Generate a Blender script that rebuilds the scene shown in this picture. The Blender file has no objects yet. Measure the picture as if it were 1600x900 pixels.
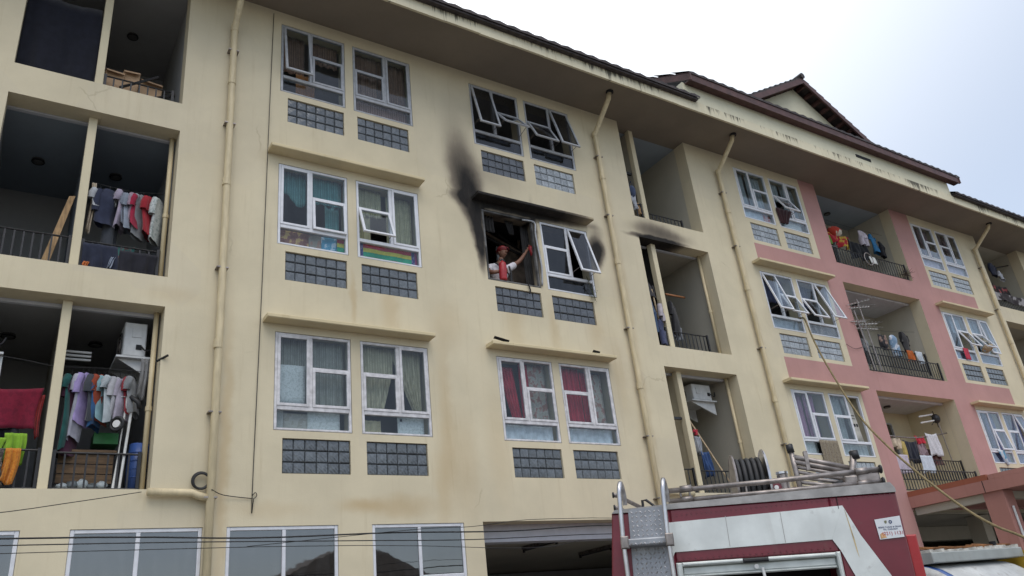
import bpy, math, random
from mathutils import Vector, Matrix
random.seed(7)
R = math.radians
scene = bpy.context.scene
col = scene.collection

# ---------------------------------------------------------------- camera
cam_d = bpy.data.cameras.new("camera"); cam = bpy.data.objects.new("camera", cam_d); col.objects.link(cam)
cam_d.sensor_width = 36.0; cam_d.lens = 27.674; cam_d.clip_start = 0.05; cam_d.clip_end = 2000
c_right = Vector((0.841796, -0.529663, -0.104101)); c_down = Vector((0.140073, 0.400586, -0.905489)); c_fwd = Vector((0.521305, 0.747655, 0.411403))
cm = Matrix((c_right, -c_down, -c_fwd)).transposed().to_4x4(); cm.translation = Vector((0, -10.951, 1.6))
cam.matrix_world = cm
scene.camera = cam

# ---------------------------------------------------------------- sky, sun, exposure
SUN_EL, SUN_AZ = R(60), R(195)         # azimuth from +Y towards +X: a veiled sun high behind the camera
w = bpy.data.worlds.new("World"); scene.world = w; w.use_nodes = True
nt = w.node_tree; nt.nodes.clear()
out = nt.nodes.new('ShaderNodeOutputWorld'); bg = nt.nodes.new('ShaderNodeBackground'); nt.links.new(bg.outputs[0], out.inputs[0])
sky = nt.nodes.new('ShaderNodeTexSky'); sky.sky_type = 'NISHITA'; sky.sun_disc = False
sky.sun_elevation = SUN_EL; sky.sun_rotation = SUN_AZ; sky.altitude = 0; sky.air_density = 1.0; sky.dust_density = 1.5; sky.ozone_density = 1.0
tc = nt.nodes.new('ShaderNodeTexCoord')
# thin high cloud, whitest overhead
sd = Vector((math.sin(SUN_AZ) * math.cos(SUN_EL), math.cos(SUN_AZ) * math.cos(SUN_EL), math.sin(SUN_EL)))
dot = nt.nodes.new('ShaderNodeVectorMath'); dot.operation = 'DOT_PRODUCT'; dot.inputs[1].default_value = Vector((.05, .45, .9)).normalized()
nt.links.new(tc.outputs['Generated'], dot.inputs[0])
mr = nt.nodes.new('ShaderNodeMapRange'); mr.interpolation_type = 'SMOOTHSTEP'
mr.inputs['From Min'].default_value = 0.5; mr.inputs['From Max'].default_value = 0.94; mr.inputs['To Min'].default_value = 0.28; mr.inputs['To Max'].default_value = 0.95
nt.links.new(dot.outputs['Value'], mr.inputs['Value'])
mix = nt.nodes.new('ShaderNodeMix'); mix.data_type = 'RGBA'
nt.links.new(mr.outputs[0], mix.inputs['Factor']); nt.links.new(sky.outputs[0], mix.inputs['A'])
mix.inputs['B'].default_value = (8.8, 9.1, 9.4, 1)
nt.links.new(mix.outputs['Result'], bg.inputs[0]); bg.inputs[1].default_value = 0.145
sl = bpy.data.lights.new("sun", 'SUN'); sl.energy = 1.2; sl.angle = R(50); sl.color = (1, .96, .9)
so = bpy.data.objects.new("sun", sl); col.objects.link(so)
so.rotation_euler = (-sd).to_track_quat('-Z', 'Y').to_euler(); so.location = (0, 0, 60)
vs = scene.view_settings; vs.view_transform = 'Standard'; vs.look = 'None'; vs.exposure = 0.24; vs.gamma = 1.0; vs.use_curve_mapping = False
scene.cycles.max_bounces = 8; scene.cycles.transparent_max_bounces = 12
try: scene.cycles.use_denoising = True
except Exception: pass

# ---------------------------------------------------------------- material helpers
def newmat(name):
    m = bpy.data.materials.new(name); m.use_nodes = True
    n = m.node_tree; b = n.nodes.get('Principled BSDF')
    return m, n, b
def noise(n, vec, scale, detail=4, rough=.55):
    t = n.nodes.new('ShaderNodeTexNoise'); t.inputs['Scale'].default_value = scale; t.inputs['Detail'].default_value = detail; t.inputs['Roughness'].default_value = rough
    n.links.new(vec, t.inputs['Vector']); return t.outputs['Fac']
def coords(n, stretch=None):
    t = n.nodes.new('ShaderNodeTexCoord'); o = t.outputs['Object']
    if stretch:
        mp = n.nodes.new('ShaderNodeMapping'); mp.inputs['Scale'].default_value = stretch; n.links.new(o, mp.inputs['Vector']); o = mp.outputs[0]
    return o
def ramp(n, val, a, b, lo=0., hi=1.):
    r = n.nodes.new('ShaderNodeMapRange'); r.interpolation_type = 'SMOOTHSTEP'
    r.inputs['From Min'].default_value = a; r.inputs['From Max'].default_value = b; r.inputs['To Min'].default_value = lo; r.inputs['To Max'].default_value = hi
    n.links.new(val, r.inputs['Value']); return r.outputs[0]
def mixc(n, fac, A, B):
    x = n.nodes.new('ShaderNodeMix'); x.data_type = 'RGBA'
    if isinstance(fac, float): x.inputs['Factor'].default_value = fac
    else: n.links.new(fac, x.inputs['Factor'])
    for s, v in (('A', A), ('B', B)):
        if isinstance(v, tuple): x.inputs[s].default_value = (*v[:3], 1)
        else: n.links.new(v, x.inputs[s])
    return x.outputs['Result']
def math_(n, op, a, b=None):
    x = n.nodes.new('ShaderNodeMath'); x.operation = op
    for i, v in enumerate((a, b)):
        if v is None: continue
        if isinstance(v, (int, float)): x.inputs[i].default_value = v
        else: n.links.new(v, x.inputs[i])
    return x.outputs[0]
def bump(n, b, h, strength=.3, dist=.01):
    x = n.nodes.new('ShaderNodeBump'); x.inputs['Strength'].default_value = strength; x.inputs['Distance'].default_value = dist
    n.links.new(h, x.inputs['Height']); n.links.new(x.outputs[0], b.inputs['Normal'])
def mul(c, k): return tuple(min(1, v * k) for v in c)
MATS = {}
def plain(name, c, rough=.7, var=.15, scale=6., bmp=.0, metal=0., stretch=None, spec=.4, bscale=None, rand=0.):
    if name in MATS: return MATS[name]
    m, n, b = newmat(name)
    v = coords(n, stretch); f = noise(n, v, scale, 5)
    cc = mixc(n, ramp(n, f, .3, .7), mul(c, 1 - var), mul(c, 1 + var))
    if rand:
        oi = n.nodes.new('ShaderNodeObjectInfo'); h = n.nodes.new('ShaderNodeHueSaturation')
        n.links.new(cc, h.inputs['Color']); n.links.new(ramp(n, oi.outputs['Random'], 0, 1, 1 - rand, 1 + rand), h.inputs['Value']); cc = h.outputs[0]
    n.links.new(cc, b.inputs['Base Color'])
    b.inputs['Roughness'].default_value = rough; b.inputs['Metallic'].default_value = metal
    b.inputs['Specular IOR Level'].default_value = spec
    if bmp: bump(n, b, noise(n, v, bscale or scale * 8, 4), bmp)
    MATS[name] = m; return m

# soot blobs on the facade: (x, z, rx, rz, strength)
SOOT = [(7.05, 8.35, .09, .45, .8), (7.02, 8.8, .15, .45, .75), (6.95, 9.2, .22, .4, .68), (6.87, 9.55, .3, .4, .58), (6.78, 9.95, .32, .45, .36), (6.7, 10.4, .34, .55, .22), (6.68, 10.9, .36, .65, .13), (6.75, 11.5, .4, .7, .08),
        (7.7, 10.0, .8, .32, .18), (7.5, 9.41, .8, .12, 1.2), (8.7, 9.39, .9, .09, .9), (8.0, 9.28, 1.1, .1, .6), (9.86, 8.82, .2, .24, .95), (9.84, 8.6, .12, .25, .5), (9.92, 9.15, .18, .3, .35),
        (11.75, 9.6, .75, .2, .4), (12.4, 9.58, .55, .15, .2), (11.6, 9.78, .6, .25, .25), (11.7, 9.44, .7, .06, 1.1), (10.4, 9.3, .4, .7, .07), (7.6, 11.95, .9, .5, .06), (7.0, 10.1, .5, .6, .15),
        (8.33, 8.9, .07, .6, .7), (8.33, 8.2, .05, .4, .4)]
STAIN = [(6.05, 5.1, .12, 1.1, .3), (6.3, 4.3, .26, .75, .26), (5.9, 4.0, .12, .6, .35), (5.1, 3.66, .55, .14, .45), (4.5, 3.66, .3, .1, .35), (4.5, 6.95, .05, .4, .4), (5.15, 6.9, .16, .45, .35),
         (6.2, 6.7, .3, .4, .22), (7.6, 7.0, .18, .5, .28), (8.5, 6.95, .1, .45, .28), (9.5, 7.0, .2, .4, .3), (9.9, 6.2, .2, .8, .22), (2.6, 4.4, .07, 1.6, .4), (3.2, 3.62, .5, .1, .2), (10.45, 7.5, .1, 3, .25), (14.4, 9, .08, 2.5, .25),
         (7.0, 4.6, .2, .8, .2), (1.8, 6.6, .3, .12, .2)]
def blobs(n, L, wob=.16):
    t = n.nodes.new('ShaderNodeTexCoord')
    tn = n.nodes.new('ShaderNodeTexNoise'); tn.inputs['Scale'].default_value = 3.2; tn.inputs['Detail'].default_value = 5; n.links.new(t.outputs['Object'], tn.inputs['Vector'])
    s = n.nodes.new('ShaderNodeVectorMath'); s.operation = 'MULTIPLY_ADD'; s.inputs[1].default_value = (wob * 2,) * 3; s.inputs[2].default_value = (-wob,) * 3; n.links.new(tn.outputs['Color'], s.inputs[0])
    a = n.nodes.new('ShaderNodeVectorMath'); a.operation = 'ADD'; n.links.new(t.outputs['Object'], a.inputs[0]); n.links.new(s.outputs[0], a.inputs[1])
    tot = None
    for (x, z, rx, rz, k) in L:
        d = n.nodes.new('ShaderNodeVectorMath'); d.operation = 'MULTIPLY_ADD'; d.inputs[1].default_value = (1 / rx, 0, 1 / rz); d.inputs[2].default_value = (-x / rx, 0, -z / rz); n.links.new(a.outputs[0], d.inputs[0])
        l = n.nodes.new('ShaderNodeVectorMath'); l.operation = 'LENGTH'; n.links.new(d.outputs[0], l.inputs[0])
        v = ramp(n, l.outputs['Value'], 0.15, 1.75, k, 0.)
        tot = v if tot is None else math_(n, 'ADD', tot, v)
    return math_(n, 'MINIMUM', tot, 1.0)
def paint(name, c, soot=False, stain=False, drips=None, grime=.46, rough=.85, white_var=.07):
    m, n, b = newmat(name); v = coords(n)
    f = noise(n, v, .8, 6, .6); cc = mixc(n, ramp(n, f, .3, .7), mul(c, 1 - white_var), mul(c, 1 + white_var))
    f2 = noise(n, coords(n, (5.5, 5.5, .35)), 1.6, 6, .65)          # rain streaks
    cc = mixc(n, ramp(n, f2, .52, .85, 0, grime), cc, (c[0] * .66, c[1] * .6, c[2] * .5))
    f3 = noise(n, v, 14, 6, .7); cc = mixc(n, ramp(n, f3, .6, .8, 0, .16), cc, mul(c, .6))
    f4 = noise(n, v, 42, 3, .7); cc = mixc(n, ramp(n, f4, .73, .78, 0, .35), cc, mul(c, .42))
    if stain:
        vo = n.nodes.new('ShaderNodeTexVoronoi'); vo.feature = 'DISTANCE_TO_EDGE'; vo.inputs['Scale'].default_value = .55
        dn = n.nodes.new('ShaderNodeTexNoise'); dn.inputs['Scale'].default_value = 4; dn.inputs['Detail'].default_value = 6; n.links.new(v, dn.inputs['Vector'])
        ad = n.nodes.new('ShaderNodeVectorMath'); ad.operation = 'MULTIPLY_ADD'; ad.inputs[1].default_value = (.3, .3, .3); n.links.new(dn.outputs['Color'], ad.inputs[0]); n.links.new(v, ad.inputs[2]); n.links.new(ad.outputs[0], vo.inputs['Vector'])
        ck = math_(n, 'MULTIPLY', ramp(n, vo.outputs['Distance'], .0, .012, 1, 0), ramp(n, noise(n, v, .9, 2), .6, .7, 0, .3)); cc = mixc(n, ck, cc, (c[0] * .4, c[1] * .36, c[2] * .3))
        br = n.nodes.new('ShaderNodeTexVoronoi'); br.feature = 'F1'; br.distance = 'CHEBYCHEV'; br.inputs['Scale'].default_value = .7; n.links.new(v, br.inputs['Vector'])
        sp = n.nodes.new('ShaderNodeSeparateColor'); n.links.new(br.outputs['Color'], sp.inputs[0]); cc = mixc(n, ramp(n, sp.outputs[0], .55, .95, 0, .16), cc, (c[0] * .84, c[1] * .86, c[2] * .98))
    if stain: cc = mixc(n, blobs(n, STAIN, .1), cc, (c[0] * .72, c[1] * .56, c[2] * .36))
    if drips:
        z0, z1 = drips
        sx = n.nodes.new('ShaderNodeSeparateXYZ'); n.links.new(v, sx.inputs[0])
        g = ramp(n, sx.outputs['Z'], z0, z1, 0, 1)
        d1 = noise(n, coords(n, (9, 3, .5)), 1.5, 5, .75); d2 = noise(n, coords(n, (.9, .9, .1)), 1.1, 4)
        k = math_(n, 'ADD', math_(n, 'MULTIPLY', g, .16), math_(n, 'ADD', d1, math_(n, 'MULTIPLY', d2, .75)))
        cc = mixc(n, ramp(n, k, .98, 1.14, 0, .85), cc, (.02, .02, .018))
    if soot:
        s = blobs(n, SOOT, .06); s = math_(n, 'MULTIPLY', s, ramp(n, noise(n, coords(n, (2.5, 2.5, .8)), 3, 6, .7), .25, .65, .92, 1.03)); cc = mixc(n, ramp(n, s, 0, .55, 0, .8), cc, (.15, .12, .095)); cc = mixc(n, ramp(n, s, .22, 1.08), cc, (.013, .012, .012))
    n.links.new(cc, b.inputs['Base Color']); b.inputs['Roughness'].default_value = rough; b.inputs['Specular IOR Level'].default_value = .25
    bump(n, b, math_(n, 'ADD', noise(n, v, 3, 6, .6), math_(n, 'MULTIPLY', noise(n, v, 60, 3), .35)), .22, .02)
    MATS[name] = m; return m

CREAM = (.585, .515, .365)
m_cream = paint('cream_wall_paint', CREAM, soot=True, stain=True)
m_cream2 = paint('cream_trim_paint', (.60, .53, .37), grime=.5)
m_canopy = paint('canopy_paint', (.58, .49, .31), soot=True, grime=.6, rough=.8)
m_pink = paint('pink_wall_paint', (.42, .235, .215), grime=.4)
m_porchp = paint('porch_pink_paint', (.38, .185, .155), grime=.6)
m_moss = paint('mossy_curb', (.3, .1, .06), grime=.9)
m_fascia = paint('fascia_paint', (.62, .57, .42), drips=(12.43, 12.70), grime=.6)
m_blockw = paint('roof_block_paint', (.60, .57, .43), grime=.25)
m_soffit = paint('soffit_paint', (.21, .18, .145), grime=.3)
m_inner = paint('inner_wall_paint', (.44, .41, .34), grime=.3)
m_inner_blue = paint('inner_wall_blue', (.27, .31, .355), grime=.2)
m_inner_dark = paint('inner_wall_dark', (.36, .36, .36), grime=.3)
m_lintel_white = plain('white_beam_paint', (.5, .51, .55), .8, .06)
m_burnt = plain('burnt_plaster', (.018, .017, .017), .9, .5, 3, .5)
m_burnt_panel = plain('scorched_board', (.16, .12, .09), .85, .5, 4, .3)
m_white_al = plain('white_window_frame', (.62, .63, .66), .45, .06, 9, spec=.5)
m_grey_al = plain('grey_window_frame', (.36, .37, .39), .45, .12, 9, spec=.5)
m_old_al = plain('peeling_window_frame', (.56, .55, .56), .6, .17, 9, .2)
m_roof = plain('dark_roof_tile', (.045, .036, .036), .75, .4, 8, .3)
m_fasciab = plain('brown_barge_board', (.075, .034, .03), .6, .25, 6, .15)
m_pipe = plain('cream_pvc', (.55, .46, .29), .5, .12, 5, .1, stretch=(3, 3, .6))
m_black_metal = plain('black_painted_iron', (.018, .018, .02), .45, .3, 20)
m_steel = plain('stainless_tube', (.52, .51, .52), .28, .12, 10, metal=.9)
m_galv = plain('galvanised_tube', (.27, .24, .225), .45, .3, 12, metal=.8)
m_rubber = plain('black_rubber', (.016, .016, .017), .55, .3, 14)
m_concrete = plain('grey_concrete', (.3, .29, .27), .9, .15, 3, .3)
m_asphalt = plain('concrete_yard', (.14, .135, .125), .9, .2, 2, .4)
m_wood = plain('weathered_wood', (.3, .19, .09), .7, .3, 4, .2, stretch=(8, 8, 1))
m_palewood = plain('pale_timber', (.5, .38, .24), .7, .2, 4, .2, stretch=(8, 8, 1))
m_card = plain('brown_cardboard', (.42, .28, .17), .85, .15, 5, .15)
m_acw = plain('ac_white_case', (.55, .56, .56), .5, .1, 6)
m_dark = plain('dark_void', (.01, .01, .012), .8, .2)
m_lamp = plain('frosted_lamp', (.09, .085, .08), .4, .1)
m_skin = plain('brown_skin', (.2, .095, .06), .55, .1)
m_red = plain('red_enamel', (.34, .025, .03), .35, .1, 8)
m_helmet = plain('red_helmet_shell', (.17, .018, .02), .35, .1, 8)
m_leaf = plain('scorched_leaf', (.06, .065, .02), .7, .5, 30)
m_lead = plain('lead_white', (.62, .62, .6), .5, .1)

def glassmat(name, tint=(.86, .9, .92), dirt=.12, f0=.05, rough=.02):
    m, n, b = newmat(name); n.nodes.remove(b)
    o = n.nodes['Material Output']
    tr = n.nodes.new('ShaderNodeBsdfTransparent'); tr.inputs[0].default_value = (*tint, 1)
    gl = n.nodes.new('ShaderNodeBsdfGlossy'); gl.inputs['Roughness'].default_value = rough; gl.inputs[0].default_value = (.95, .97, 1, 1)
    lw = n.nodes.new('ShaderNodeLayerWeight'); lw.inputs['Blend'].default_value = .5
    fr = math_(n, 'ADD', math_(n, 'MULTIPLY', math_(n, 'POWER', lw.outputs['Facing'], 4.5), 1 - f0), f0)
    df = n.nodes.new('ShaderNodeBsdfDiffuse'); df.inputs[0].default_value = (.35, .36, .37, 1)
    mx = n.nodes.new('ShaderNodeMixShader'); my = n.nodes.new('ShaderNodeMixShader')
    v = coords(n); bp = n.nodes.new('ShaderNodeBump'); bp.inputs['Strength'].default_value = .05; bp.inputs['Distance'].default_value = .02
    n.links.new(noise(n, v, 2.5, 2), bp.inputs['Height']); n.links.new(bp.outputs[0], gl.inputs['Normal'])
    n.links.new(ramp(n, noise(n, coords(n, (3, 3, .8)), 3, 5), .35, .8, dirt * .3, dirt), mx.inputs[0]); n.links.new(tr.outputs[0], mx.inputs[1]); n.links.new(df.outputs[0], mx.inputs[2])
    n.links.new(fr, my.inputs[0]); n.links.new(mx.outputs[0], my.inputs[1]); n.links.new(gl.outputs[0], my.inputs[2])
    n.links.new(my.outputs[0], o.inputs[0]); MATS[name] = m; return m
m_glass = glassmat('window_glass', dirt=.025, f0=.022)
m_tint = glassmat('tinted_glass', (.16, .18, .2), dirt=.08, f0=.15)
m_frost = glassmat('frosted_glass', (.6, .64, .66), dirt=.55, rough=.25)
m_smoky = glassmat('smoked_glass', (.45, .46, .48), dirt=.04, f0=.035)
def blockmat(name, c, rand=.3):
    m, n, b = newmat(name); v = coords(n)
    oi = n.nodes.new('ShaderNodeObjectInfo')
    sh = n.nodes.new('ShaderNodeVectorMath'); sh.operation = 'MULTIPLY_ADD'; sh.inputs[1].default_value = (1, 1, 1)
    cx = n.nodes.new('ShaderNodeCombineXYZ'); n.links.new(math_(n, 'MULTIPLY', oi.outputs['Random'], 37.), cx.inputs[0]); n.links.new(v, sh.inputs[0]); n.links.new(cx.outputs[0], sh.inputs[2])
    f = noise(n, sh.outputs[0], 26, 3, .6)
    wv = n.nodes.new('ShaderNodeTexWave'); wv.inputs['Scale'].default_value = 11; wv.inputs['Distortion'].default_value = 3; wv.inputs['Detail'].default_value = 1; wv.bands_direction = 'DIAGONAL'
    n.links.new(sh.outputs[0], wv.inputs['Vector'])
    cc = mixc(n, ramp(n, f, .3, .75), mul(c, .8), mul(c, 1.25))
    h = n.nodes.new('ShaderNodeHueSaturation'); n.links.new(cc, h.inputs['Color']); n.links.new(ramp(n, oi.outputs['Random'], 0, 1, 1 - rand, 1 + rand), h.inputs['Value'])
    n.links.new(h.outputs[0], b.inputs['Base Color']); b.inputs['Roughness'].default_value = .14; b.inputs['Specular IOR Level'].default_value = .6
    bump(n, b, wv.outputs['Fac'], .35, .006); MATS[name] = m; return m
m_block = blockmat('wavy_glass_block', (.10, .113, .125), .14)
m_block_sooty = blockmat('sooty_glass_block', (.075, .082, .092), .12)
m_block_pale = blockmat('pale_glass_block', (.29, .315, .335), .12)
m_mortar = plain('dark_mortar', (.062, .066, .07), .9, .2)
m_mortar_pale = plain('grey_mortar', (.1, .1, .1), .9, .2)

def cloth(name, c, c2=None, kind=None, scale=8., var=.18):
    """fabric colours: kind None, 'stripe' (x bands), 'floral', 'camo', 'bands' handled elsewhere"""
    key = 'cloth_' + name
    if key in MATS: return MATS[key]
    m, n, b = newmat(key); v = coords(n)
    f = noise(n, v, scale, 4)
    cc = mixc(n, ramp(n, f, .3, .7), mul(c, 1 - var), mul(c, 1 + var))
    if c2:
        if kind == 'stripe':
            wv = n.nodes.new('ShaderNodeTexWave'); wv.inputs['Scale'].default_value = scale; wv.inputs['Distortion'].default_value = .6; n.links.new(v, wv.inputs['Vector']); g = ramp(n, wv.outputs['Fac'], .45, .6)
        elif kind == 'hstripe':
            wv = n.nodes.new('ShaderNodeTexWave'); wv.bands_direction = 'Z'; wv.inputs['Scale'].default_value = scale; wv.inputs['Distortion'].default_value = .3; n.links.new(v, wv.inputs['Vector']); g = ramp(n, wv.outputs['Fac'], .45, .6)
        else:
            g = ramp(n, noise(n, v, scale, 3), .5, .56)
        cc = mixc(n, g, cc, c2)
    n.links.new(cc, b.inputs['Base Color']); b.inputs['Roughness'].default_value = .9; b.inputs['Specular IOR Level'].default_value = .15
    b.inputs['Sheen Weight'].default_value = .15
    bump(n, b, noise(n, v, 45, 3), .25, .006); MATS[key] = m; return m

# ---------------------------------------------------------------- mesh helpers
LOC = {}
class MB:
    def __init__(s): s.v = []; s.f = []; s.m = []
    def add(s, vs, fs, mi=0):
        o = len(s.v); s.v += [tuple(p) for p in vs]; s.f += [tuple(i + o for i in f) for f in fs]; s.m += [mi] * len(fs); return s
    def box(s, x0, x1, y0, y1, z0, z1, mi=0, fn=None):
        P = [(x, y, z) for z in (z0, z1) for y in (y0, y1) for x in (x0, x1)]
        if fn: P = [fn(*p) for p in P]
        return s.add(P, [(0, 2, 3, 1), (4, 5, 7, 6), (0, 1, 5, 4), (2, 6, 7, 3), (0, 4, 6, 2), (1, 3, 7, 5)], mi)
    def bbox(s, x0, x1, y0, y1, z0, z1, b=.006, mi=0, fn=None):
        """box with chamfered front (y0) edges"""
        P = [(x0 + b, y0, z0 + b), (x1 - b, y0, z0 + b), (x1 - b, y0, z1 - b), (x0 + b, y0, z1 - b), (x0, y0 + b, z0), (x1, y0 + b, z0), (x1, y0 + b, z1), (x0, y0 + b, z1), (x0, y1, z0), (x1, y1, z0), (x1, y1, z1), (x0, y1, z1)]
        if fn: P = [fn(*p) for p in P]
        F = [(0, 1, 2, 3)]
        for k in range(4):
            j = (k + 1) % 4; F += [(4 + k, 4 + j, j, k), (8 + k, 8 + j, 4 + j, 4 + k)]
        return s.add(P, F + [(11, 10, 9, 8)], mi)
    def quad(s, a, b, c, d, mi=0): return s.add([a, b, c, d], [(0, 1, 2, 3)], mi)
    def tube(s, path, r, n=8, mi=0, closed=False, caps=True):
        path = [Vector(p) for p in path]; L = len(path); rs = r if isinstance(r, (list, tuple)) else [r] * L
        rings = []; up = None
        for i, p in enumerate(path):
            a = path[i - 1] if i > 0 else (path[-1] if closed else p); b = path[(i + 1) % L] if (i < L - 1 or closed) else p
            t = (b - a).normalized()
            if up is None: up = Vector((0, 0, 1)) if abs(t.z) < .9 else Vector((1, 0, 0))
            x = t.cross(up)
            if x.length < 1e-5: x = t.orthogonal()
            x.normalize(); y = t.cross(x).normalized(); up = -y if False else up
            rings.append([p + (x * math.cos(2 * math.pi * k / n) + y * math.sin(2 * math.pi * k / n)) * rs[i] for k in range(n)])
        V = [q for rg in rings for q in rg]; F = []
        for i in range(L if closed else L - 1):
            j = (i + 1) % L
            for k in range(n): F.append((i * n + k, i * n + (k + 1) % n, j * n + (k + 1) % n, j * n + k))
        if caps and not closed: F += [tuple(range(n - 1, -1, -1)), tuple((L - 1) * n + k for k in range(n))]
        return s.add(V, F, mi)
    def disc(s, c, axis, r, h, n=20, mi=0):
        a = Vector(axis).normalized() * h * .5; c = Vector(c); return s.tube([c - a, c + a], r, n, mi)
    def ring(s, c, axis, R_, r, n=28, k=8, mi=0):
        a = Vector(axis).normalized(); x = a.orthogonal().normalized(); y = a.cross(x)
        V = []; F = []
        for i in range(n):
            th = 2 * math.pi * i / n; d = x * math.cos(th) + y * math.sin(th)
            for j in range(k):
                ph = 2 * math.pi * j / k; V.append(Vector(c) + d * (R_ + r * math.cos(ph)) + a * r * math.sin(ph))
        for i in range(n):
            for j in range(k): F.append((i * k + j, ((i + 1) % n) * k + j, ((i + 1) % n) * k + (j + 1) % k, i * k + (j + 1) % k))
        return s.add(V, F, mi)
    def ell(s, c, rx, ry, rz, nu=12, nv=8, mi=0):
        V = []; F = []
        for i in range(nv + 1):
            th = math.pi * i / nv
            for j in range(nu):
                ph = 2 * math.pi * j / nu; V.append((c[0] + rx * math.sin(th) * math.cos(ph), c[1] + ry * math.sin(th) * math.sin(ph), c[2] + rz * math.cos(th)))
        for i in range(nv):
            for j in range(nu): F.append((i * nu + j, (i + 1) * nu + j, (i + 1) * nu + (j + 1) % nu, i * nu + (j + 1) % nu))
        return s.add(V, F, mi)
    def sheet(s, fn, nu, nv, th=.006, mi=0):
        """fn(u, v) -> point; a cloth of real thickness th"""
        g = [[Vector(fn(i / nu, j / nv)) for i in range(nu + 1)] for j in range(nv + 1)]
        n0 = (g[0][-1] - g[0][0]).cross(g[-1][0] - g[0][0]); n0 = n0.normalized() * th if n0.length > 1e-9 else Vector((0, th, 0))
        W = nu + 1; V = [p for r in g for p in r]; N = len(V); V2 = [p + n0 for p in V]; F = []
        for j in range(nv):
            for i in range(nu):
                a = j * W + i; F.append((a, a + 1, a + W + 1, a + W)); F.append((N + a, N + a + W, N + a + W + 1, N + a + 1))
        per = [i for i in range(W)] + [j * W + nu for j in range(1, nv + 1)] + [nv * W + i for i in range(nu - 1, -1, -1)] + [j * W for j in range(nv - 1, 0, -1)]
        for k in range(len(per)):
            a, b = per[k], per[(k + 1) % len(per)]; F.append((b, a, N + a, N + b))
        return s.add(V + V2, F, mi)
    def build(s, name, mats, parent=None, smooth=False, loc=None, kind=None):
        me = bpy.data.meshes.new(name); base = Vector((0, 0, 0)); p = parent
        while p is not None:
            if p.name in LOC: base = LOC[p.name]
            p = p.parent
        if loc is not None: base = Vector(loc)
        me.from_pydata([(x - base.x, y - base.y, z - base.z) for x, y, z in s.v], [], s.f)
        for m in (mats if isinstance(mats, (list, tuple)) else [mats]): me.materials.append(m)
        me.polygons.foreach_set('material_index', s.m)
        me.update(); me.validate()
        if smooth: me.polygons.foreach_set('use_smooth', [True] * len(me.polygons))
        o = bpy.data.objects.new(name, me); col.objects.link(o)
        if parent is not None: o.parent = parent
        if loc is not None: o.location = loc; LOC[o.name] = Vector(loc)
        if kind: o['kind'] = kind
        return o
def tag(o, label, cat, group=None):
    o['label'] = label; o['category'] = cat
    if group: o['group'] = group
    return o
def thing(name, label, cat, loc=(0, 0, 0), group=None):
    o = bpy.data.objects.new(name, None); col.objects.link(o); o.empty_display_size = .2; o.location = loc; LOC[o.name] = Vector(loc)
    return tag(o, label, cat, group)

# ================================================================= SETTING
g = MB(); g.quad((-400, -400, 0), (400, -400, 0), (400, 400, 0), (-400, 400, 0)); o = g.build('ground', m_asphalt); o['kind'] = 'structure'
g = MB(); g.box(-30, 45, -1.6, 6, -.02, .12); o = g.build('pavement', m_concrete); o['kind'] = 'structure'

# ================================================================= HOUSE ACROSS THE STREET (its gable shows in the shop windows)
hse = thing('street_house', 'plain gabled house across the street, seen mirrored in the shop windows', 'house', (14.4, -27, 0))
s = MB(); s.box(10.4, 18.4, -36, -25, 0, 4.7); s.build('wall', plain('house_render', (.3, .28, .25), .9), hse)
s = MB(); s.add([(9.4, -24.5, 4.55), (14.4, -24.5, 6.7), (19.4, -24.5, 4.55), (9.4, -37, 4.55), (14.4, -37, 6.7), (19.4, -37, 4.55)], [(0, 1, 2), (5, 4, 3), (0, 3, 4, 1), (1, 4, 5, 2), (0, 2, 5, 3)]); s.build('roof', plain('house_roof', (.2, .16, .13), .9), hse)

# ================================================================= APARTMENT BUILDING
bld = thing('apartment_building', 'cream and pink four storey apartment block with laundry filled balconies and one burnt window', 'building')
WX = {'A': 3.25, 'B': 7.13, 'C': 14.97, 'D': 22.88}
W1, W2 = (0.0, 1.19), (1.345, 2.54)
B1, B2 = (.135, 1.155), (1.41, 2.43)
GB, GT, WB, WT = 4.111, 4.615, 4.725, 6.233
TH = .33
openings = []
for g_, x0 in WX.items():
    for k in range(3):
        dz = 3.0 * k
        for a, b in (W1, W2): openings.append((x0 + a, x0 + b, WB + dz, WT + dz))
        for a, b in (B1, B2): openings.append((x0 + a, x0 + b, GB + dz, GT + dz))
LB = (-.58, 1.70); MB_ = (11.15, 13.28); PB = (18.33, 21.9); EB = (26.75, 29.6)
BAL = [(3.88, 6.42), (6.88, 9.42), (9.94, 12.5)]
for z0, z1 in BAL:
    openings += [(*LB, z0, z1), (*MB_, z0, z1), (*EB, z0, z1)]
for z0, z1 in ((3.95, 6.45), (6.97, 9.47), (10.05, 12.5)): openings.append((*PB, z0, z1))
GW = [(-1.2, .35), (.86, 2.37), (2.67, 4.2), (4.71, 6.23)]
for a, b in GW: openings.append((a, b, 1.2, 3.4))
openings += [(6.57, 13.3, 0.0, 3.41), (18.33, 25.9, 0.0, 3.5)]
X0, X1, Z1 = -9.0, 36.0, 12.5
def pinkp(x, z):
    if not (15.05 < x < 25.25 and z > (3.4 if x < 17.64 else 0)): return False
    for a, b in ((14.9, 17.64), (22.86, 25.52)):
        for k in range(3):
            top = 12.6 if k == 2 else WT + 3 * k + .16
            if a < x < b and GB + 3 * k - .09 < z < top: return False
    return True
xs = {X0, X1, 15.05, 25.25, 17.64, 22.86}; zs = {0.0, Z1, 3.4}
for a, b, c, d in openings: xs |= {a, b}; zs |= {c, d}
for k in range(3): zs |= {GB + 3 * k - .09, WT + 3 * k + .16}
xs = sorted(xs); zs = sorted(zs)
def dedupe(L):
    o_ = [L[0]]
    for v in L[1:]:
        if v - o_[-1] > 1e-4: o_.append(v)
    return o_
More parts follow.
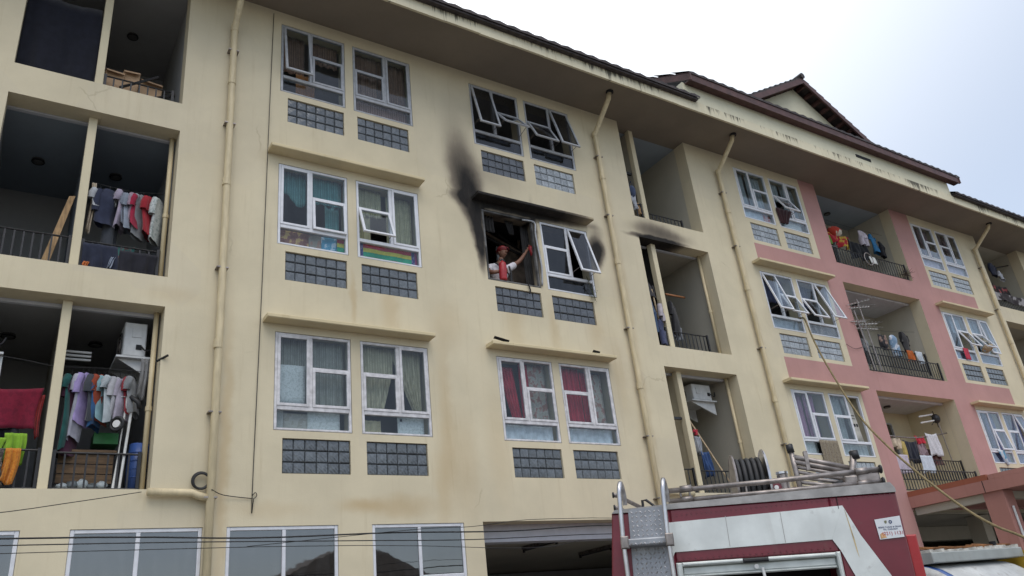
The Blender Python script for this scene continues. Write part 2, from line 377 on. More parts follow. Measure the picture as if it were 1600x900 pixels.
xs = dedupe([x for x in xs if X0 <= x <= X1]); zs = dedupe([z for z in zs if 0 <= z <= Z1])
nx, nz = len(xs) - 1, len(zs) - 1
def hole(i, j):
    if not (0 <= i < nx and 0 <= j < nz): return False
    x = (xs[i] + xs[i + 1]) / 2; z = (zs[j] + zs[j + 1]) / 2
    return any(a < x < b and c < z < d for a, b, c, d in openings)
HO = [[hole(i, j) for j in range(nz)] for i in range(nx)]
wl = MB()
for i in range(nx):
    for j in range(nz):
        if HO[i][j]: continue
        a, b, c, d = xs[i], xs[i + 1], zs[j], zs[j + 1]
        wl.quad((a, 0, c), (b, 0, c), (b, 0, d), (a, 0, d), 1 if pinkp((a + b) / 2, (c + d) / 2) else 0)
        wl.quad((b, TH, c), (a, TH, c), (a, TH, d), (b, TH, d))
        if i + 1 >= nx or HO[i + 1][j]: wl.quad((b, 0, c), (b, TH, c), (b, TH, d), (b, 0, d))
        if i == 0 or HO[i - 1][j]: wl.quad((a, TH, c), (a, 0, c), (a, 0, d), (a, TH, d))
        if j + 1 >= nz or HO[i][j + 1]: wl.quad((a, 0, d), (b, 0, d), (b, TH, d), (a, TH, d))
        if j > 0 and HO[i][j - 1]: wl.quad((a, TH, c), (b, TH, c), (b, 0, c), (a, 0, c))
wl.build('wall', [m_cream, m_pink], bld)
# pier flank and rear so the block is a body
s = MB(); s.box(X0, X0 + .25, TH + .002, 9, 0, 12.5); s.box(X1 - .25, X1, TH + .002, 9, 0, 12.5); s.box(X0, X1, 9.002, 9.2, 0, 12.5); s.build('rear_wall', m_cream2, bld)
for z0, z1 in ((3.45, 3.86), (6.45, 6.86), (9.46, 9.9)):
    s = MB(); s.box(X0 + .26, X1 - .26, TH + .002, 8.99, z0, z1); s.build('floor_slab', m_inner, bld)
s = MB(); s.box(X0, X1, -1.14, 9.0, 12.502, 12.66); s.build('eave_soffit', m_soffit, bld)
# fascia band with gentle unevenness
s = MB(); L = 60
for k in range(L):
    a = X0 + (X1 - X0) * k / L; b = X0 + (X1 - X0) * (k + 1) / L - .002
    s.box(a, b, -1.19, -1.142, 12.42 + random.uniform(-.006, .006), 12.685)
s.build('fascia', m_fascia, bld)
# low roof slopes either side of the raised block, their tile edge overhanging the fascia
def roof_slope(x0, x1, y0, z0, y1, z1, name='roof'):
    s = MB(); n = max(1, int((x1 - x0) / .33)); rows = 9
    st = (x1 - x0) / n
    for r_ in range(rows):
        t0, t1 = r_ / rows, (r_ + 1) / rows
        ya, yb = y0 + (y1 - y0) * t0, y0 + (y1 - y0) * t1; za, zb = z0 + (z1 - z0) * t0, z0 + (z1 - z0) * t1
        for k in range(n):
            a, b = x0 + st * k, x0 + st * (k + 1); mid = (a + b) / 2; u = .035
            s.add([(a, ya, za), (mid, ya, za + u), (b, ya, za), (a, yb, zb + .03), (mid, yb, zb + .03 + u), (b, yb, zb + .03), (a, ya, za - .05), (b, ya, za - .05)],
                  [(0, 1, 4, 3), (1, 2, 5, 4), (6, 7, 2, 1, 0)])
    s.quad((x0, y0 + .01, z0 - .05), (x0, y1, z1 - .03), (x1, y1, z1 - .03), (x1, y0 + .01, z0 - .05))
    o = s.build(name, m_roof, bld); return o
roof_slope(X0, 12.65, -1.33, 12.75, 4.5, 15.6); roof_slope(23.5, X1, -1.33, 12.75, 4.5, 15.6)
for a_, b_ in ((X0, 12.6), (23.55, X1)):
    s = MB(); s.box(a_, b_, -1.3, -1.2, 12.66, 12.72); s.build('gutter', m_roof, bld)
# raised block over the pink bays
s = MB(); s.box(12.3, 23.5, -1.186, 6.0, 12.69, 13.16); s.build('raised_wall', m_blockw, bld)
s = MB(); s.box(18.82, 19.5, -1.2, -1.18, 12.83, 12.92); s.build('vent', m_dark, bld)
y0, z0 = -1.42, 13.33; sl_ = math.tan(R(31)); y1 = 3.5; z1 = z0 + sl_ * (y1 - y0)
roof_slope(12.35, 23.95, y0, z0, y1, z1)
s = MB(); s.box(12.38, 23.9, -1.40, -1.36, 13.09, 13.30); s.build('barge_board', m_fasciab, bld)
s = MB(); s.box(12.38, 23.9, -1.36, -1.19, 13.12, 13.15); s.build('eave_lining', m_fasciab, bld)
for xa in (12.36, 23.86):
    s = MB(); s.add([(xa, y0, z0 - .24), (xa, y0, z0 - .04), (xa, y1, z1 - .04), (xa, y1, z1 - .24), (xa + .05, y0, z0 - .24), (xa + .05, y0, z0 - .04), (xa + .05, y1, z1 - .04), (xa + .05, y1, z1 - .24)],
                    [(0, 1, 2, 3), (7, 6, 5, 4), (0, 4, 5, 1), (1, 5, 6, 2), (2, 6, 7, 3), (3, 7, 4, 0)]); s.build('barge_board', m_fasciab, bld)
# front gable
gx, gz, gy = 17.25, 14.95, -1.25; hw, gh = 2.85, 1.62
def gable_plane(side):
    s = MB(); n = 11; a = Vector((gx, gy, gz)); b = Vector((gx + side * hw, gy, gz - gh)); d = (b - a); nrm = Vector((side * gh, 0, hw)).normalized(); ext = 4.2
    for k in range(n):
        p = a + d * (k / n); q = a + d * ((k + 1) / n); up0 = nrm * .035; up1 = nrm * .075
        V = [p + up0, q + up1, q + up0 * .2, p + up0 * .2 - nrm * .01]; W = [v + Vector((0, ext, 0)) for v in V]
        s.add(V + W, [(0, 1, 2, 3), (7, 6, 5, 4), (0, 4, 5, 1), (1, 5, 6, 2), (2, 6, 7, 3), (3, 7, 4, 0)])
    return s.build('roof', m_roof, bld)
gable_plane(1); gable_plane(-1)
for sd_ in (1, -1):
    a = Vector((gx, gy - .02, gz)); b = Vector((gx + sd_ * hw, gy - .02, gz - gh)); dn = Vector((0, 0, -.17))
    s = MB(); V = [a, b, b + dn, a + dn]; W = [v + Vector((0, .05, 0)) for v in V]; s.add(V + W, [(0, 1, 2, 3), (7, 6, 5, 4), (0, 4, 5, 1), (1, 5, 6, 2), (2, 6, 7, 3), (3, 7, 4, 0)]); s.build('barge_board', m_fasciab, bld)
    for k in range(10):                                                 # rafters under the verge
        t = (k + .5) / 10; p = a + (b - a) * t
        s = MB(); s.box(p.x - .045, p.x + .045, gy + .05, gy + .335, p.z - .12, p.z - .03); s.build('rafter', m_fasciab, bld)
s = MB(); s.tube([(gx, gy - .06, gz + .06), (gx, gy + 4, gz + .06)], .09, 8); s.build('ridge_cap', m_roof, bld)
s = MB(); yy = gy + .34; s.add([(gx - hw, yy, gz - gh - .3), (gx + hw, yy, gz - gh - .3), (gx + hw - .2, yy, gz - gh - .03), (gx, yy, gz - .13), (gx - hw + .2, yy, gz - gh - .03)], [(0, 1, 2, 3, 4)])
s.add([(gx - hw, yy + .2, gz - gh - .3), (gx + hw, yy + .2, gz - gh - .3), (gx + hw - .2, yy + .2, gz - gh - .03), (gx, yy + .2, gz - .13), (gx - hw + .2, yy + .2, gz - gh - .03)], [(4, 3, 2, 1, 0)]); s.build('gable_wall', m_blockw, bld)

# window canopies: slabs with a slightly ragged lip
def canopy(x0, x1, z):
    s = MB(); s.bbox(x0, x1, -.25, -.002, z, z + .062, .01)
    return s.build('canopy', m_canopy, bld)
for g_ in 'ABCD':
    for k in (0, 1):
        x0 = WX[g_]
        canopy(x0 - .19, x0 + 2.58 + (.12 if g_ in 'CD' else 0), 6.355 + 3 * k + (.03 if k else 0))

# paint flakes curling off the lowest middle canopy
for x, L_ in ((6.98, .3), (9.15, .16)):
    s = MB(); s.sheet(lambda u, v: (x + L_ * u, -.2 - .05 * v, 6.42 + .05 * (1 - u) * (1 if L_ > .25 else .4) + .03 * v * v), 6, 3, .004); s.build('paint_flake', m_dark, bld)
# drainpipes
def pipe(x, ztop, zbot, brace=True, r=.055, name='drainpipe'):
    p = [(x, -.09, zbot), (x + .01, -.09, (zbot + ztop) / 2), (x, -.09, ztop - .1), (x, -.11, ztop)]
    if brace: p += [(x, -.72, 12.36), (x, -.78, 12.51)]
    s = MB(); s.tube(p, r, 12); o = s.build(name, m_pipe, bld, True)
    for z in (ztop - .02, ztop - 1.15, 8.6, 5.9):
        if z < ztop + .01:
            c = MB(); c.tube([(x, -.09, z - .06), (x, -.09, z + .06)], r + .009, 12); c.build('pipe_collar', m_pipe, o)
    if brace:
        c = MB(); c.disc((x, -.79, 12.49), (0, 0, 1), r + .03, .05, 14); c.build('pipe_collar', m_dark, o)
    for z in (11.2, 9.7, 7.1, 4.9, 3.75):
        if z < ztop:
            c = MB(); c.box(x - r - .03, x + r + .03, -.13, -.002, z, z + .018); c.build('pipe_bracket', m_galv, o)
    return o
pipe(2.42, 11.72, .2); pipe(10.31, 11.83, .3); pipe(14.24, 11.83, .3); pipe(26.3, 11.87, .3)
for z0, z1 in BAL:
    for x in (LB[1] - .06, MB_[1] - .06):
        if z1 > 12 : continue
        s = MB(); s.tube([(x, .27, z0), (x, .27, z1)], .035, 10); o = s.build('drainpipe', m_pipe, bld, True)
        c = MB(); c.tube([(x, .27, z0 + 1.1), (x, .27, z0 + 1.16)], .045, 10); c.build('pipe_collar', m_pipe, o)
s = MB(); s.tube([(1.66, -.08, 3.83), (2.2, -.08, 3.82), (2.26, -.08, 3.79), (2.4, -.08, 3.75)], .05, 10); s.build('drainpipe', m_pipe, bld, True)
s = MB(); s.tube([(10.36, -.08, 3.87), (11.2, -.08, 3.84)], .05, 10); s.build('drainpipe', m_pipe, bld, True)

# ---------------------------------------------------------------- windows
def sash_fn(x0, zt, ang):
    c, s_ = math.cos(ang), math.sin(ang)
    def f(x, y, z):                                     # hinged along its top edge, the foot swings outwards (-Y)
        dz = z - zt; return (x, y * c + dz * s_, zt + dz * c - y * s_) if ang else (x, y, z)
    return f
def window(x0, x1, zb, zt, mirror, cas=0., awn=0., mf=None, mg=None, casement=True, awning=True, panes=(1, 1, 1, 1), broken=False, mg2=None):
    mf = mf or m_white_al; mg = mg or m_glass; ya, yb = .0, .06; ft = .045
    wdt = x1 - x0; M = lambda a, b: ((x0 + a, x0 + b) if not mirror else (x1 - b, x1 - a))
    tz0, tz1 = zb + .30, zb + .365; mz0, mz1 = zb + .94, zb + .985
    s = MB()
    e = .003
    s.bbox(x0 + e, x0 + ft, ya, yb, zb + e, zt - e); s.bbox(x1 - ft, x1 - e, ya, yb, zb + e, zt - e)
    s.bbox(x0 + ft, x1 - ft, ya + .002, yb, zt - ft, zt - e); s.bbox(x0 + ft, x1 - ft, ya + .002, yb, zb + e, zb + .035)
    if not broken:
        s.bbox(x0 + ft, x1 - ft, ya - .004, yb, tz0, tz1)
        a, b = M(.515, .575); s.bbox(a, b, ya + .003, yb, tz1, zt - ft)
        a, b = M(.575, wdt - ft); s.bbox(a, b, ya + .004, yb, mz0, mz1)
    o = s.build('window', mf, bld)
    def pane(a, b, c, d, mgx=mg, y=.028):
        q = MB(); q.box(a, b, y, y + .006, c, d); q.build('pane', mgx, o)
    if broken: return o
    if panes[0]: pane(x0 + ft, x1 - ft, zb + .035, tz0, mg2 or mg)
    a, b = M(.575, wdt - ft)
    if panes[1]: pane(a, b, mz1, zt - ft)
    def sash(a, b, c, d, ang, t=.042):
        fn = sash_fn(a, d, ang); q = MB(); y0_, y1_ = -.016, .018
        q.bbox(a, a + t, y0_, y1_, c, d, .004, 0, fn); q.bbox(b - t, b, y0_, y1_, c, d, .004, 0, fn)
        q.bbox(a + t, b - t, y0_ + .001, y1_, d - t, d, .004, 0, fn); q.bbox(a + t, b - t, y0_ + .001, y1_, c, c + t, .004, 0, fn)
        q.build('sash', mf, o)
        q = MB(); q.box(a + t, b - t, 0, .006, c + t, d - t, 0, fn); q.build('pane', mg, o)
        if ang > .1:
            h = d - (d - c) * .55
            for xx in (a + .01, b - .01):
                q = MB(); p = fn(xx, 0, c + .1); q.tube([(xx, .03, c + .12), p], .006, 5); q.build('stay', m_galv, o)
    if casement:
        a, b = M(.04, .52); sash(a, b, tz1 - .004, zt - .04, cas)
    elif panes[2]:
        a, b = M(ft, .515); pane(a, b, tz1, zt - ft)
    a, b = M(.57, wdt - .035)
    if awning: sash(a, b, tz1 - .004, mz0 + .012, awn)
    elif panes[3]: pane(a, b, tz1, mz0)
    return o
def win2(g_, k, i, **kw):
    a, b = (W1, W2)[i]; x0 = WX[g_]; dz = 3 * k
    return window(x0 + a + .004, x0 + b - .004, WB + dz + .004, WT + dz - .004, i == 1, **kw)
win2('A', 0, 0, mf=m_old_al); win2('A', 0, 1, mf=m_old_al)
win2('A', 1, 0, awn=R(3)); win2('A', 1, 1, awn=R(20))
win2('A', 2, 0, cas=R(9), mf=m_grey_al); win2('A', 2, 1, mf=m_grey_al)
win2('B', 0, 0, mf=m_old_al); win2('B', 0, 1, mf=m_old_al)
win2('B', 1, 0, broken=True, mf=plain('scorched_frame', (.09, .088, .085), .75, .8, 3, .2)); win2('B', 1, 1, cas=R(15), awning=True, mg=m_smoky)
win2('B', 2, 0, cas=R(13), awn=R(38), mf=m_grey_al, mg=m_smoky); win2('B', 2, 1, cas=R(16), awn=R(27), mf=m_grey_al, mg=m_smoky)
win2('C', 0, 0); win2('C', 0, 1, casement=False, panes=(1, 1, 0, 1), awning=True)
win2('C', 1, 0, cas=R(16), awn=R(24)); win2('C', 1, 1, cas=R(18), awn=R(23), mg2=m_frost)
win2('C', 2, 0); win2('C', 2, 1, awn=R(28))
win2('D', 0, 0, awn=R(8)); win2('D', 0, 1, cas=R(13))
win2('D', 1, 0, awn=R(26)); win2('D', 1, 1, cas=R(5), awn=R(30))
win2('D', 2, 0, mf=m_white_al); win2('D', 2, 1)
# ground floor shop windows
for i, (a, b) in enumerate(GW):
    s = MB(); z0, z1 = 1.2, 3.4; t = .05
    s.bbox(a + .003, a + t, .01, .07, z0 + .003, z1 - .003); s.bbox(b - t, b - .003, .01, .07, z0 + .003, z1 - .003); s.bbox(a + t, b - t, .012, .07, z1 - t, z1 - .003); s.bbox(a + t, b - t, .012, .07, z0 + .003, z0 + t)
    m_ = (a + b) / 2; s.bbox(m_ - .025, m_ + .025, .012, .07, z0 + t, z1 - t)
    if i == 3: s.bbox(m_ + .025, b - t, .014, .07, 2.62, 2.67)
    o = s.build('window', m_white_al, bld)
    for p, q in ((a + t, m_ - .025), (m_ + .025, b - t)):
        c = MB(); c.box(p, q, .035, .041, z0 + t, z1 - t); c.build('pane', m_tint, o)

# glass block panels: mortar plate with each block proud of it
bm_cache = {}
def block_mesh(wd, ht, mat, key):
    if key in bm_cache: return bm_cache[key]
    s = MB(); a, b = wd / 2, ht / 2; c = .012
    P = [(-a, 0, -b), (a, 0, -b), (a, 0, b), (-a, 0, b), (-a, .06, -b), (a, .06, -b), (a, .06, b), (-a, .06, b), (-a + c, -.012, -b + c), (a - c, -.012, -b + c), (a - c, -.012, b - c), (-a + c, -.012, b - c), (0, -.018, 0)]
    s.add(P, [(8, 9, 12), (9, 10, 12), (10, 11, 12), (11, 8, 12), (0, 1, 9, 8), (1, 2, 10, 9), (2, 3, 11, 10), (3, 0, 8, 11), (4, 5, 1, 0), (5, 6, 2, 1), (6, 7, 3, 2), (7, 4, 0, 3)])
    me = bpy.data.meshes.new('glass_block'); me.from_pydata(s.v, [], s.f); me.materials.append(mat); bm_cache[key] = me; return me
for g_, x0 in WX.items():
    for k in range(3):
        for bi, (a, b) in enumerate((B1, B2)):
            zb, zt = GB + 3 * k, GT + 3 * k; xa, xb = x0 + a, x0 + b
            pale = g_ in 'CD' and not (g_ == 'D' and k < 2); sooty = (g_ == 'B' and k == 2 and bi == 0) or (g_ == 'B' and k == 1)
            mat = m_block_pale if pale or (g_ == 'B' and k == 2 and bi == 1) else (m_block_sooty if sooty else m_block)
            s = MB(); s.box(xa + .002, xb - .002, .055, .13, zb + .002, zt - .002); panel = s.build('glass_block_panel', m_mortar_pale if pale else m_mortar, bld)
            nc, nr = 6, 3; cw, ch = (xb - xa) / nc, (zt - zb) / nr
            single = g_ in 'AB' or (g_ == 'C' and k > 0)
            st = MB()
            for i in range(nc):
                for j in range(nr):
                    cx_, cz_ = xa + cw * (i + .5), zb + ch * (j + .5)
                    if single:
                        o = bpy.data.objects.new('glass_block', block_mesh(cw - .008, ch - .011, mat, (mat.name, round(cw, 3)))); col.objects.link(o); o.parent = panel
                        o.location = (cx_ + random.uniform(-.002, .002), .038 + random.uniform(-.004, .004), cz_ + random.uniform(-.001, .001)); o.rotation_euler = (random.uniform(-.012, .012), random.uniform(-.008, .008), random.uniform(-.02, .02))
                    else: st.bbox(cx_ - cw / 2 + .008, cx_ + cw / 2 - .008, .025, .07, cz_ - ch / 2 + .009, cz_ + ch / 2 - .009, .012)
            if not single: st.build('glass_block', mat, panel, kind='stuff')

# ---------------------------------------------------------------- inside: rooms behind the windows and balcony linings
def lining(x0, x1, y0, y1, z0, z1, m, name='room_lining', mceil=None):
    s = MB()
    s.quad((x0, y0, z0), (x0, y1, z0), (x0, y1, z1), (x0, y0, z1)); s.quad((x1, y1, z0), (x1, y0, z0), (x1, y0, z1), (x1, y1, z1))
    s.quad((x0, y1, z0), (x1, y1, z0), (x1, y1, z1), (x0, y1, z1)); s.quad((x0, y0, z1), (x1, y0, z1), (x1, y1, z1), (x0, y1, z1), 1); s.quad((x0, y1, z0), (x1, y1, z0), (x1, y0, z0), (x0, y0, z0))
    return s.build(name, [m, mceil or m], bld)
for g_, x0 in WX.items():
    for k in range(3):
        z0 = 3.865 + 3 * k; z1 = 6.44 + 3 * k + (.06 if k == 2 else 0)
        if g_ == 'B' and k == 1:
            lining(x0 - .45, x0 + 3.0, TH + .004, 3.4, z0, z1, m_burnt)
            s = MB(); s.quad((8.05, .9, z0), (8.95, 1.0, z0), (8.95, 1.0, 9.1), (8.05, .9, 9.1)); s.box(8.0, 9.0, .9, .95, z0, 8.95); s.build('room_partition', m_burnt_panel, bld)
            s = MB(); s.box(7.97, 8.03, .86, .9, z0, 9.0); s.build('door_frame', m_grey_al, bld)
            for q in range(4):
                s = MB(); s.tube([(7.0 + q * .5, .8, 9.35 - q * .05), (8.6, .7 + .1 * q, 8.75 + q * .12)], .03, 6); s.build('fallen_batten', m_burnt_panel if q % 2 else m_burnt, bld)
        else: lining(x0 - .45, x0 + 3.0, TH + .004, 3.4, z0, z1, m_inner_dark)
lining(-2, 6.5, TH + .004, 5, .13, 3.44, m_inner_dark)
def lamp(x, y, z, r=.09):
    s = MB(); s.disc((x, y, z - .02), (0, 0, 1), r, .04, 16); o = s.build('ceiling_lamp', m_lamp, bld); c = MB(); c.ring((x, y, z - .035), (0, 0, 1), r * .95, .012, 18, 6); c.build('lamp_rim', m_dark, o)
def balustrade(x0, x1, y, z0, z1, step=.11, y1=None):
    y1 = y if y1 is None else y1
    f = lambda t: (x0 + (x1 - x0) * t, y + (y1 - y) * t)
    s = MB()
    for zz in (z1, z0 + .05): s.tube([(*f(0), zz), (*f(1), zz)], .014, 6)
    for t in (0, 1): s.box(f(t)[0] - .02, f(t)[0] + .02, f(t)[1] - .02, f(t)[1] + .02, z0 - .05, z1 + .03)
    o = s.build('railing', m_black_metal, bld); n = max(2, int(math.hypot(x1 - x0, y1 - y) / step))
    me = None
    for i in range(1, n):
        p = f(i / n)
        if me is None:
            q = MB(); q.box(-.011, .011, -.006, .006, z0 + .05, z1); b = q.build('baluster', m_black_metal, o); me = b.data
        else: b = bpy.data.objects.new('baluster', me); col.objects.link(b); b.parent = o
        b.location = (p[0], p[1], 0)
    return o
for k, (z0, z1) in enumerate(BAL):
    fz = z0 - .02; cz = (6.44, 9.45, 12.496)[k]
    # left balcony, its partition and slim post
    lining(LB[0] - .02, LB[1] + .04, TH + .004, 2.8, fz, cz, m_inner_dark if k != 1 else m_inner_dark, 'balcony_lining', m_inner_blue if k == 1 else m_inner_dark)
    s = MB(); s.bbox(.46, .575, .17, .30, z0 - .03, z1 - .001); s.build('balcony_post', m_cream2, bld)
    s = MB(); s.box(.49, .55, .302, 2.79, fz, cz - .003); s.build('balcony_partition', m_inner_blue if k == 1 else m_inner, bld)
    balustrade(-.55, .44, .25, z0, z0 + .52); balustrade(.6, 1.58, .25, z0, z0 + (.5 if k < 2 else .36))
    lamp(-.1, 1.7, cz); lamp(1.03, 1.72, cz)
    # middle balcony
    lining(MB_[0] - .02, MB_[1] + .004, TH + .004, 2.8, fz, cz, m_inner, 'balcony_lining', m_inner if k != 2 else m_inner_blue)
    s = MB(); s.bbox(11.64, 11.77, .17, .30, z0 - .03, z1 - .001); s.build('balcony_post', m_cream2, bld)
    s = MB(); s.box(11.68, 11.74, .302, 2.79, fz, cz - .003); s.build('balcony_partition', m_burnt if k == 1 else (m_inner if k == 2 else m_cream2), bld)
    balustrade(11.2, 11.62, .22, z0, z0 + .5); balustrade(11.8, 12.95 if k else 13.2, .3, z0, z0 + (.5 if k < 2 else .38))
    # end balcony
    lining(EB[0] - .02, EB[1] + .004, TH + .004, 2.8, fz, cz, m_inner, 'balcony_lining')
    balustrade(26.8, 29.5, .25, z0, z0 + .5)
for k, (z0, z1) in enumerate(((3.95, 6.45), (6.97, 9.47), (10.05, 12.5))):
    lining(PB[0] - .02, PB[1] + .004, TH + .006, 1.45, z0 - .05, (6.44, 9.45, 12.496)[k], m_inner if k else m_cream2, 'balcony_lining', m_lintel_white if k < 2 else m_inner_blue)
    s = MB()
    wx0, wx1, wz0, wz1 = 18.9, 20.9, z0 + .9, z0 + 2.15
    for xx in (wx0, wx0 + .65, wx0 + 1.3, wx1): s.box(xx - .02, xx + .02, 1.39, 1.44, wz0, wz1)
    for zz in (wz0, wz0 + .75, wz1): s.box(wx0 + .02, wx1 - .02, 1.392, 1.438, zz - .02, zz + .02)
    o = s.build('window', m_grey_al, bld)
    for q in range(3):
        c = MB(); c.box(wx0 + .02 + .65 * q, wx0 + .63 + .65 * q, 1.41, 1.416, wz0, wz1); c.build('pane', m_tint, o)
    balustrade(18.38, 21.8, .06, z0, z0 + (.52 if k else .52), .12)
    if k < 2: balustrade(18.38, 21.72, .29, z0 + .3, z0 + .86, .12)
    lamp(20.2, .95, (6.44, 9.45, 12.496)[k])
# white painted downstand beams just inside the bay openings
for z in (6.45, 9.47):
    s = MB(); s.box(18.34, 21.88, .332, .40, z - .06, z + .015); s.build('downstand_beam', m_lintel_white, bld)
    for a, b in (LB, MB_):
        s = MB(); s.box(a, b - .05, .336, .40, z - .075, z - .005); s.build('downstand_beam', m_lintel_white, bld)

# open ground floor: beam, ceiling, columns, tube lights
s = MB(); s.box(6.5, 13.4, .336, .6, 3.14, 3.44); s.build('downstand_beam', m_lintel_white, bld)
s = MB(); s.quad((6.5, .6, 3.43), (18, .6, 3.43), (18, 8.9, 3.43), (6.5, 8.9, 3.43)); s.quad((18, .34, 3.44), (26.4, .34, 3.44), (26.4, 8.9, 3.44), (18, 8.9, 3.44)); s.build('ground_ceiling', m_inner, bld)
for x, y in ((9.0, 5.0), (13.6, 5.0), (18.0, 5), (22.2, 4.5), (26.2, 5), (22.0, .5)):
    s = MB(); s.box(x - .2, x + .2, y - .2, y + .2, .12, 3.42); s.build('column', m_inner, bld)
for y in (2.4, 5.0, 7.4):
    s = MB(); s.box(18.0, 26.3, y - .15, y + .15, 3.05, 3.43); s.build('ceiling_beam', m_inner, bld)
s = MB(); s.box(6.4, 26.5, 8.4, 8.45, .12, 3.4); s.build('back_wall', m_inner_dark, bld)
s = MB(); s.box(6.45, 6.55, .34, 8.4, .12, 3.4); s.build('side_wall', m_inner_dark, bld)
for x, y in ((9.4, 2.0), (11.8, 2.0), (11.9, 3.4)):
    s = MB(); s.box(x - .04, x + .04, y, y + 1.2, 3.36, 3.42); o = s.build('tube_light', m_galv, bld)
    c = MB(); c.tube([(x, y + .05, 3.34), (x, y + 1.15, 3.34)], .018, 8); c.build('tube', m_lamp, o)
    for yy in (y + .02, y + 1.18):
        c = MB(); c.box(x - .02, x + .02, yy - .02, yy + .02, 3.30, 3.36); c.build('tube_holder', m_dark, o)

# ---------------------------------------------------------------- entrance porch
por = thing('entrance_porch', 'salmon pink flat roofed entrance porch on a pink pillar beside the red fire truck', 'porch', (20, -2, 0))
s = MB(); s.bbox(18.3, 26.0, -3.3, -.003, 3.55, 3.8, .012); s.build('roof_slab', m_porchp, por)
s = MB(); s.box(18.3, 18.45, -1.9, -.003, 3.802, 3.92); s.build('mossy_kerb', m_moss, por)
s = MB(); s.bbox(18.3, 26.0, -3.28, -3.1, 3.802, 3.9, .01); s.bbox(18.3, 18.45, -3.08, -1.94, 3.802, 3.9, .01); s.build('parapet', m_porchp, por)
s = MB(); s.box(18.296, 18.302, -1.79, -1.775, 3.55, 3.8); s.build('joint', m_dark, por)
for x in (18.36, 24.9):
    s = MB(); s.bbox(x, x + .42, -2.12, -1.68, .12, 3.549, .015); s.build('pillar', m_porchp, por)
s = MB(); s.tube([(18.5, -2.15, 3.2), (18.5, -2.15, .2)], .025, 8); s.build('drainpipe', m_lead, por)
s = MB(); s.box(18.5, 25.9, -2.0, -1.8, 3.4, 3.548); s.box(18.42, 18.6, -1.66, -.01, 3.38, 3.548); s.build('beam', m_inner, por)

# ================================================================= FIRE TRUCK
K = 1.0635
T_r = Vector((.742126, -.668214, -.052336)); T_u = Vector((.038893, -.035020, .998630)); T_n = Vector((.669131, .743145, 0)); T_0 = Vector((5.053, -6.460, 0))
def T(u, d, w_):                       # u across the rear, d forward from the rear panel, w_ height (metres in the truck's own frame)
    return T_0 + T_r * (u * K) + T_n * d + T_u * (2.444 + (w_ - 2.3935) * K)
WB_ = .10                               # ground in these heights
trk = thing('fire_truck', 'dark red and white fire truck seen from behind with chequer plate ladder and roof rails', 'fire truck', tuple(T_0))
def tmat(name, c, rough=.32, dirt=.25):
    m, n, b = newmat(name); v = coords(n)
    cc = mixc(n, ramp(n, noise(n, v, 2.2, 6), .35, .75), mul(c, .85), mul(c, 1.15))
    cc = mixc(n, ramp(n, noise(n, coords(n, (7, 7, .6)), 1.5, 6), .52, .85, 0, dirt), cc, (.16, .12, .09))
    cc = mixc(n, ramp(n, noise(n, v, 9, 5), .64, .75, 0, dirt), cc, (.1, .06, .05))
    n.links.new(cc, b.inputs['Base Color']); b.inputs['Roughness'].default_value = rough; b.inputs['Coat Weight'].default_value = .1; b.inputs['Coat Roughness'].default_value = .25
    bump(n, b, noise(n, v, 4, 3), .12, .02); MATS[name] = m; return m
m_tred = tmat('dark_red_truck_paint', (.15, .013, .026)); m_twhite = tmat('off_white_truck_paint', (.64, .67, .65), .45, .22); m_tbright = tmat('bright_red_truck_paint', (.36, .012, .016), .4)
m_tgrey = plain('grey_checker_plate', (.3, .31, .33), .45, .15, 8, .1, metal=.5); m_tgrim = plain('grey_roof_rim', (.32, .31, .3), .65, .2, 6, .2)
m_talu = plain('aluminium_shutter', (.55, .58, .56), .45, .1, 8, metal=.3)
def tbox(u0, u1, d0, d1, w0, w1, name, m, parent=None, b=.01, splay=0.):
    s = MB(); s.bbox(u0, u1, d0, d1, w0, w1, b, 0, lambda x, y, z: T(x + (splay * (2.39 - z) if x < -.9 else 0), y, z)); return s.build(name, m, parent or trk)
# body shell round the shutter recess (u -.60...567, w < 2.0)
tbox(-1.044, -.605, 0, 5.2, .75, 2.388, 'body', m_tred, splay=-.1)
body2 = tbox(.57, 1.046, 0, 5.2, .75, 2.388, 'body', m_tred)
tbox(-.604, .569, 0, 5.2, 2.005, 2.389, 'body', m_tred)
tbox(-.604, .569, .5, 5.19, .75, 2.004, 'inner_bulkhead', m_dark)
tbox(-1.0, 1.0, .02, 5.3, .55, .748, 'chassis', m_black_metal)
s = MB()                                                      # grey roof rim with clipped corners
P = [(-1.044, 2.39), (-1.018, 2.415), (-.6, 2.43), (.5, 2.455), (1.02, 2.462), (1.046, 2.42), (1.046, 2.39)]
V = [T(u, -.012, w_) for u, w_ in P] + [T(u, 5.2, w_) for u, w_ in P]; n_ = len(P)
s.add(V, [tuple(range(n_)), tuple(range(2 * n_ - 1, n_ - 1, -1))] + [(i, i + n_, (i + 1) % n_ + n_, (i + 1) % n_) for i in range(n_)]); s.build('roof_rim', m_tgrim, trk)
def plate(P, d0, th, name, m, parent=None):
    s = MB(); n_ = len(P); V = [T(u, d0 - th, w_) for u, w_ in P] + [T(u, d0, w_) for u, w_ in P]
    s.add(V, [tuple(range(n_)), tuple(range(2 * n_ - 1, n_ - 1, -1))] + [(i, i + n_, (i + 1) % n_ + n_, (i + 1) % n_) for i in range(n_)]); return s.build(name, m, parent or trk)
# the white band goes over the shutter and down the right side
plate([(-.64, 2.293), (.276, 2.312), (.651, 2.322), (.665, 2.29), (.532, 2.089), (-.604, 2.077), (-.64, 2.0)], -.002, .006, 'white_band', m_twhite)
plate([(.651, 2.322), (.734, 2.106), (.885, 1.81), (1.045, 1.3), (1.045, 1.0), (.72, 1.4), (.640, 1.826), (.577, 2.005), (.532, 2.089)], -.009, .004, 'white_band', m_twhite)
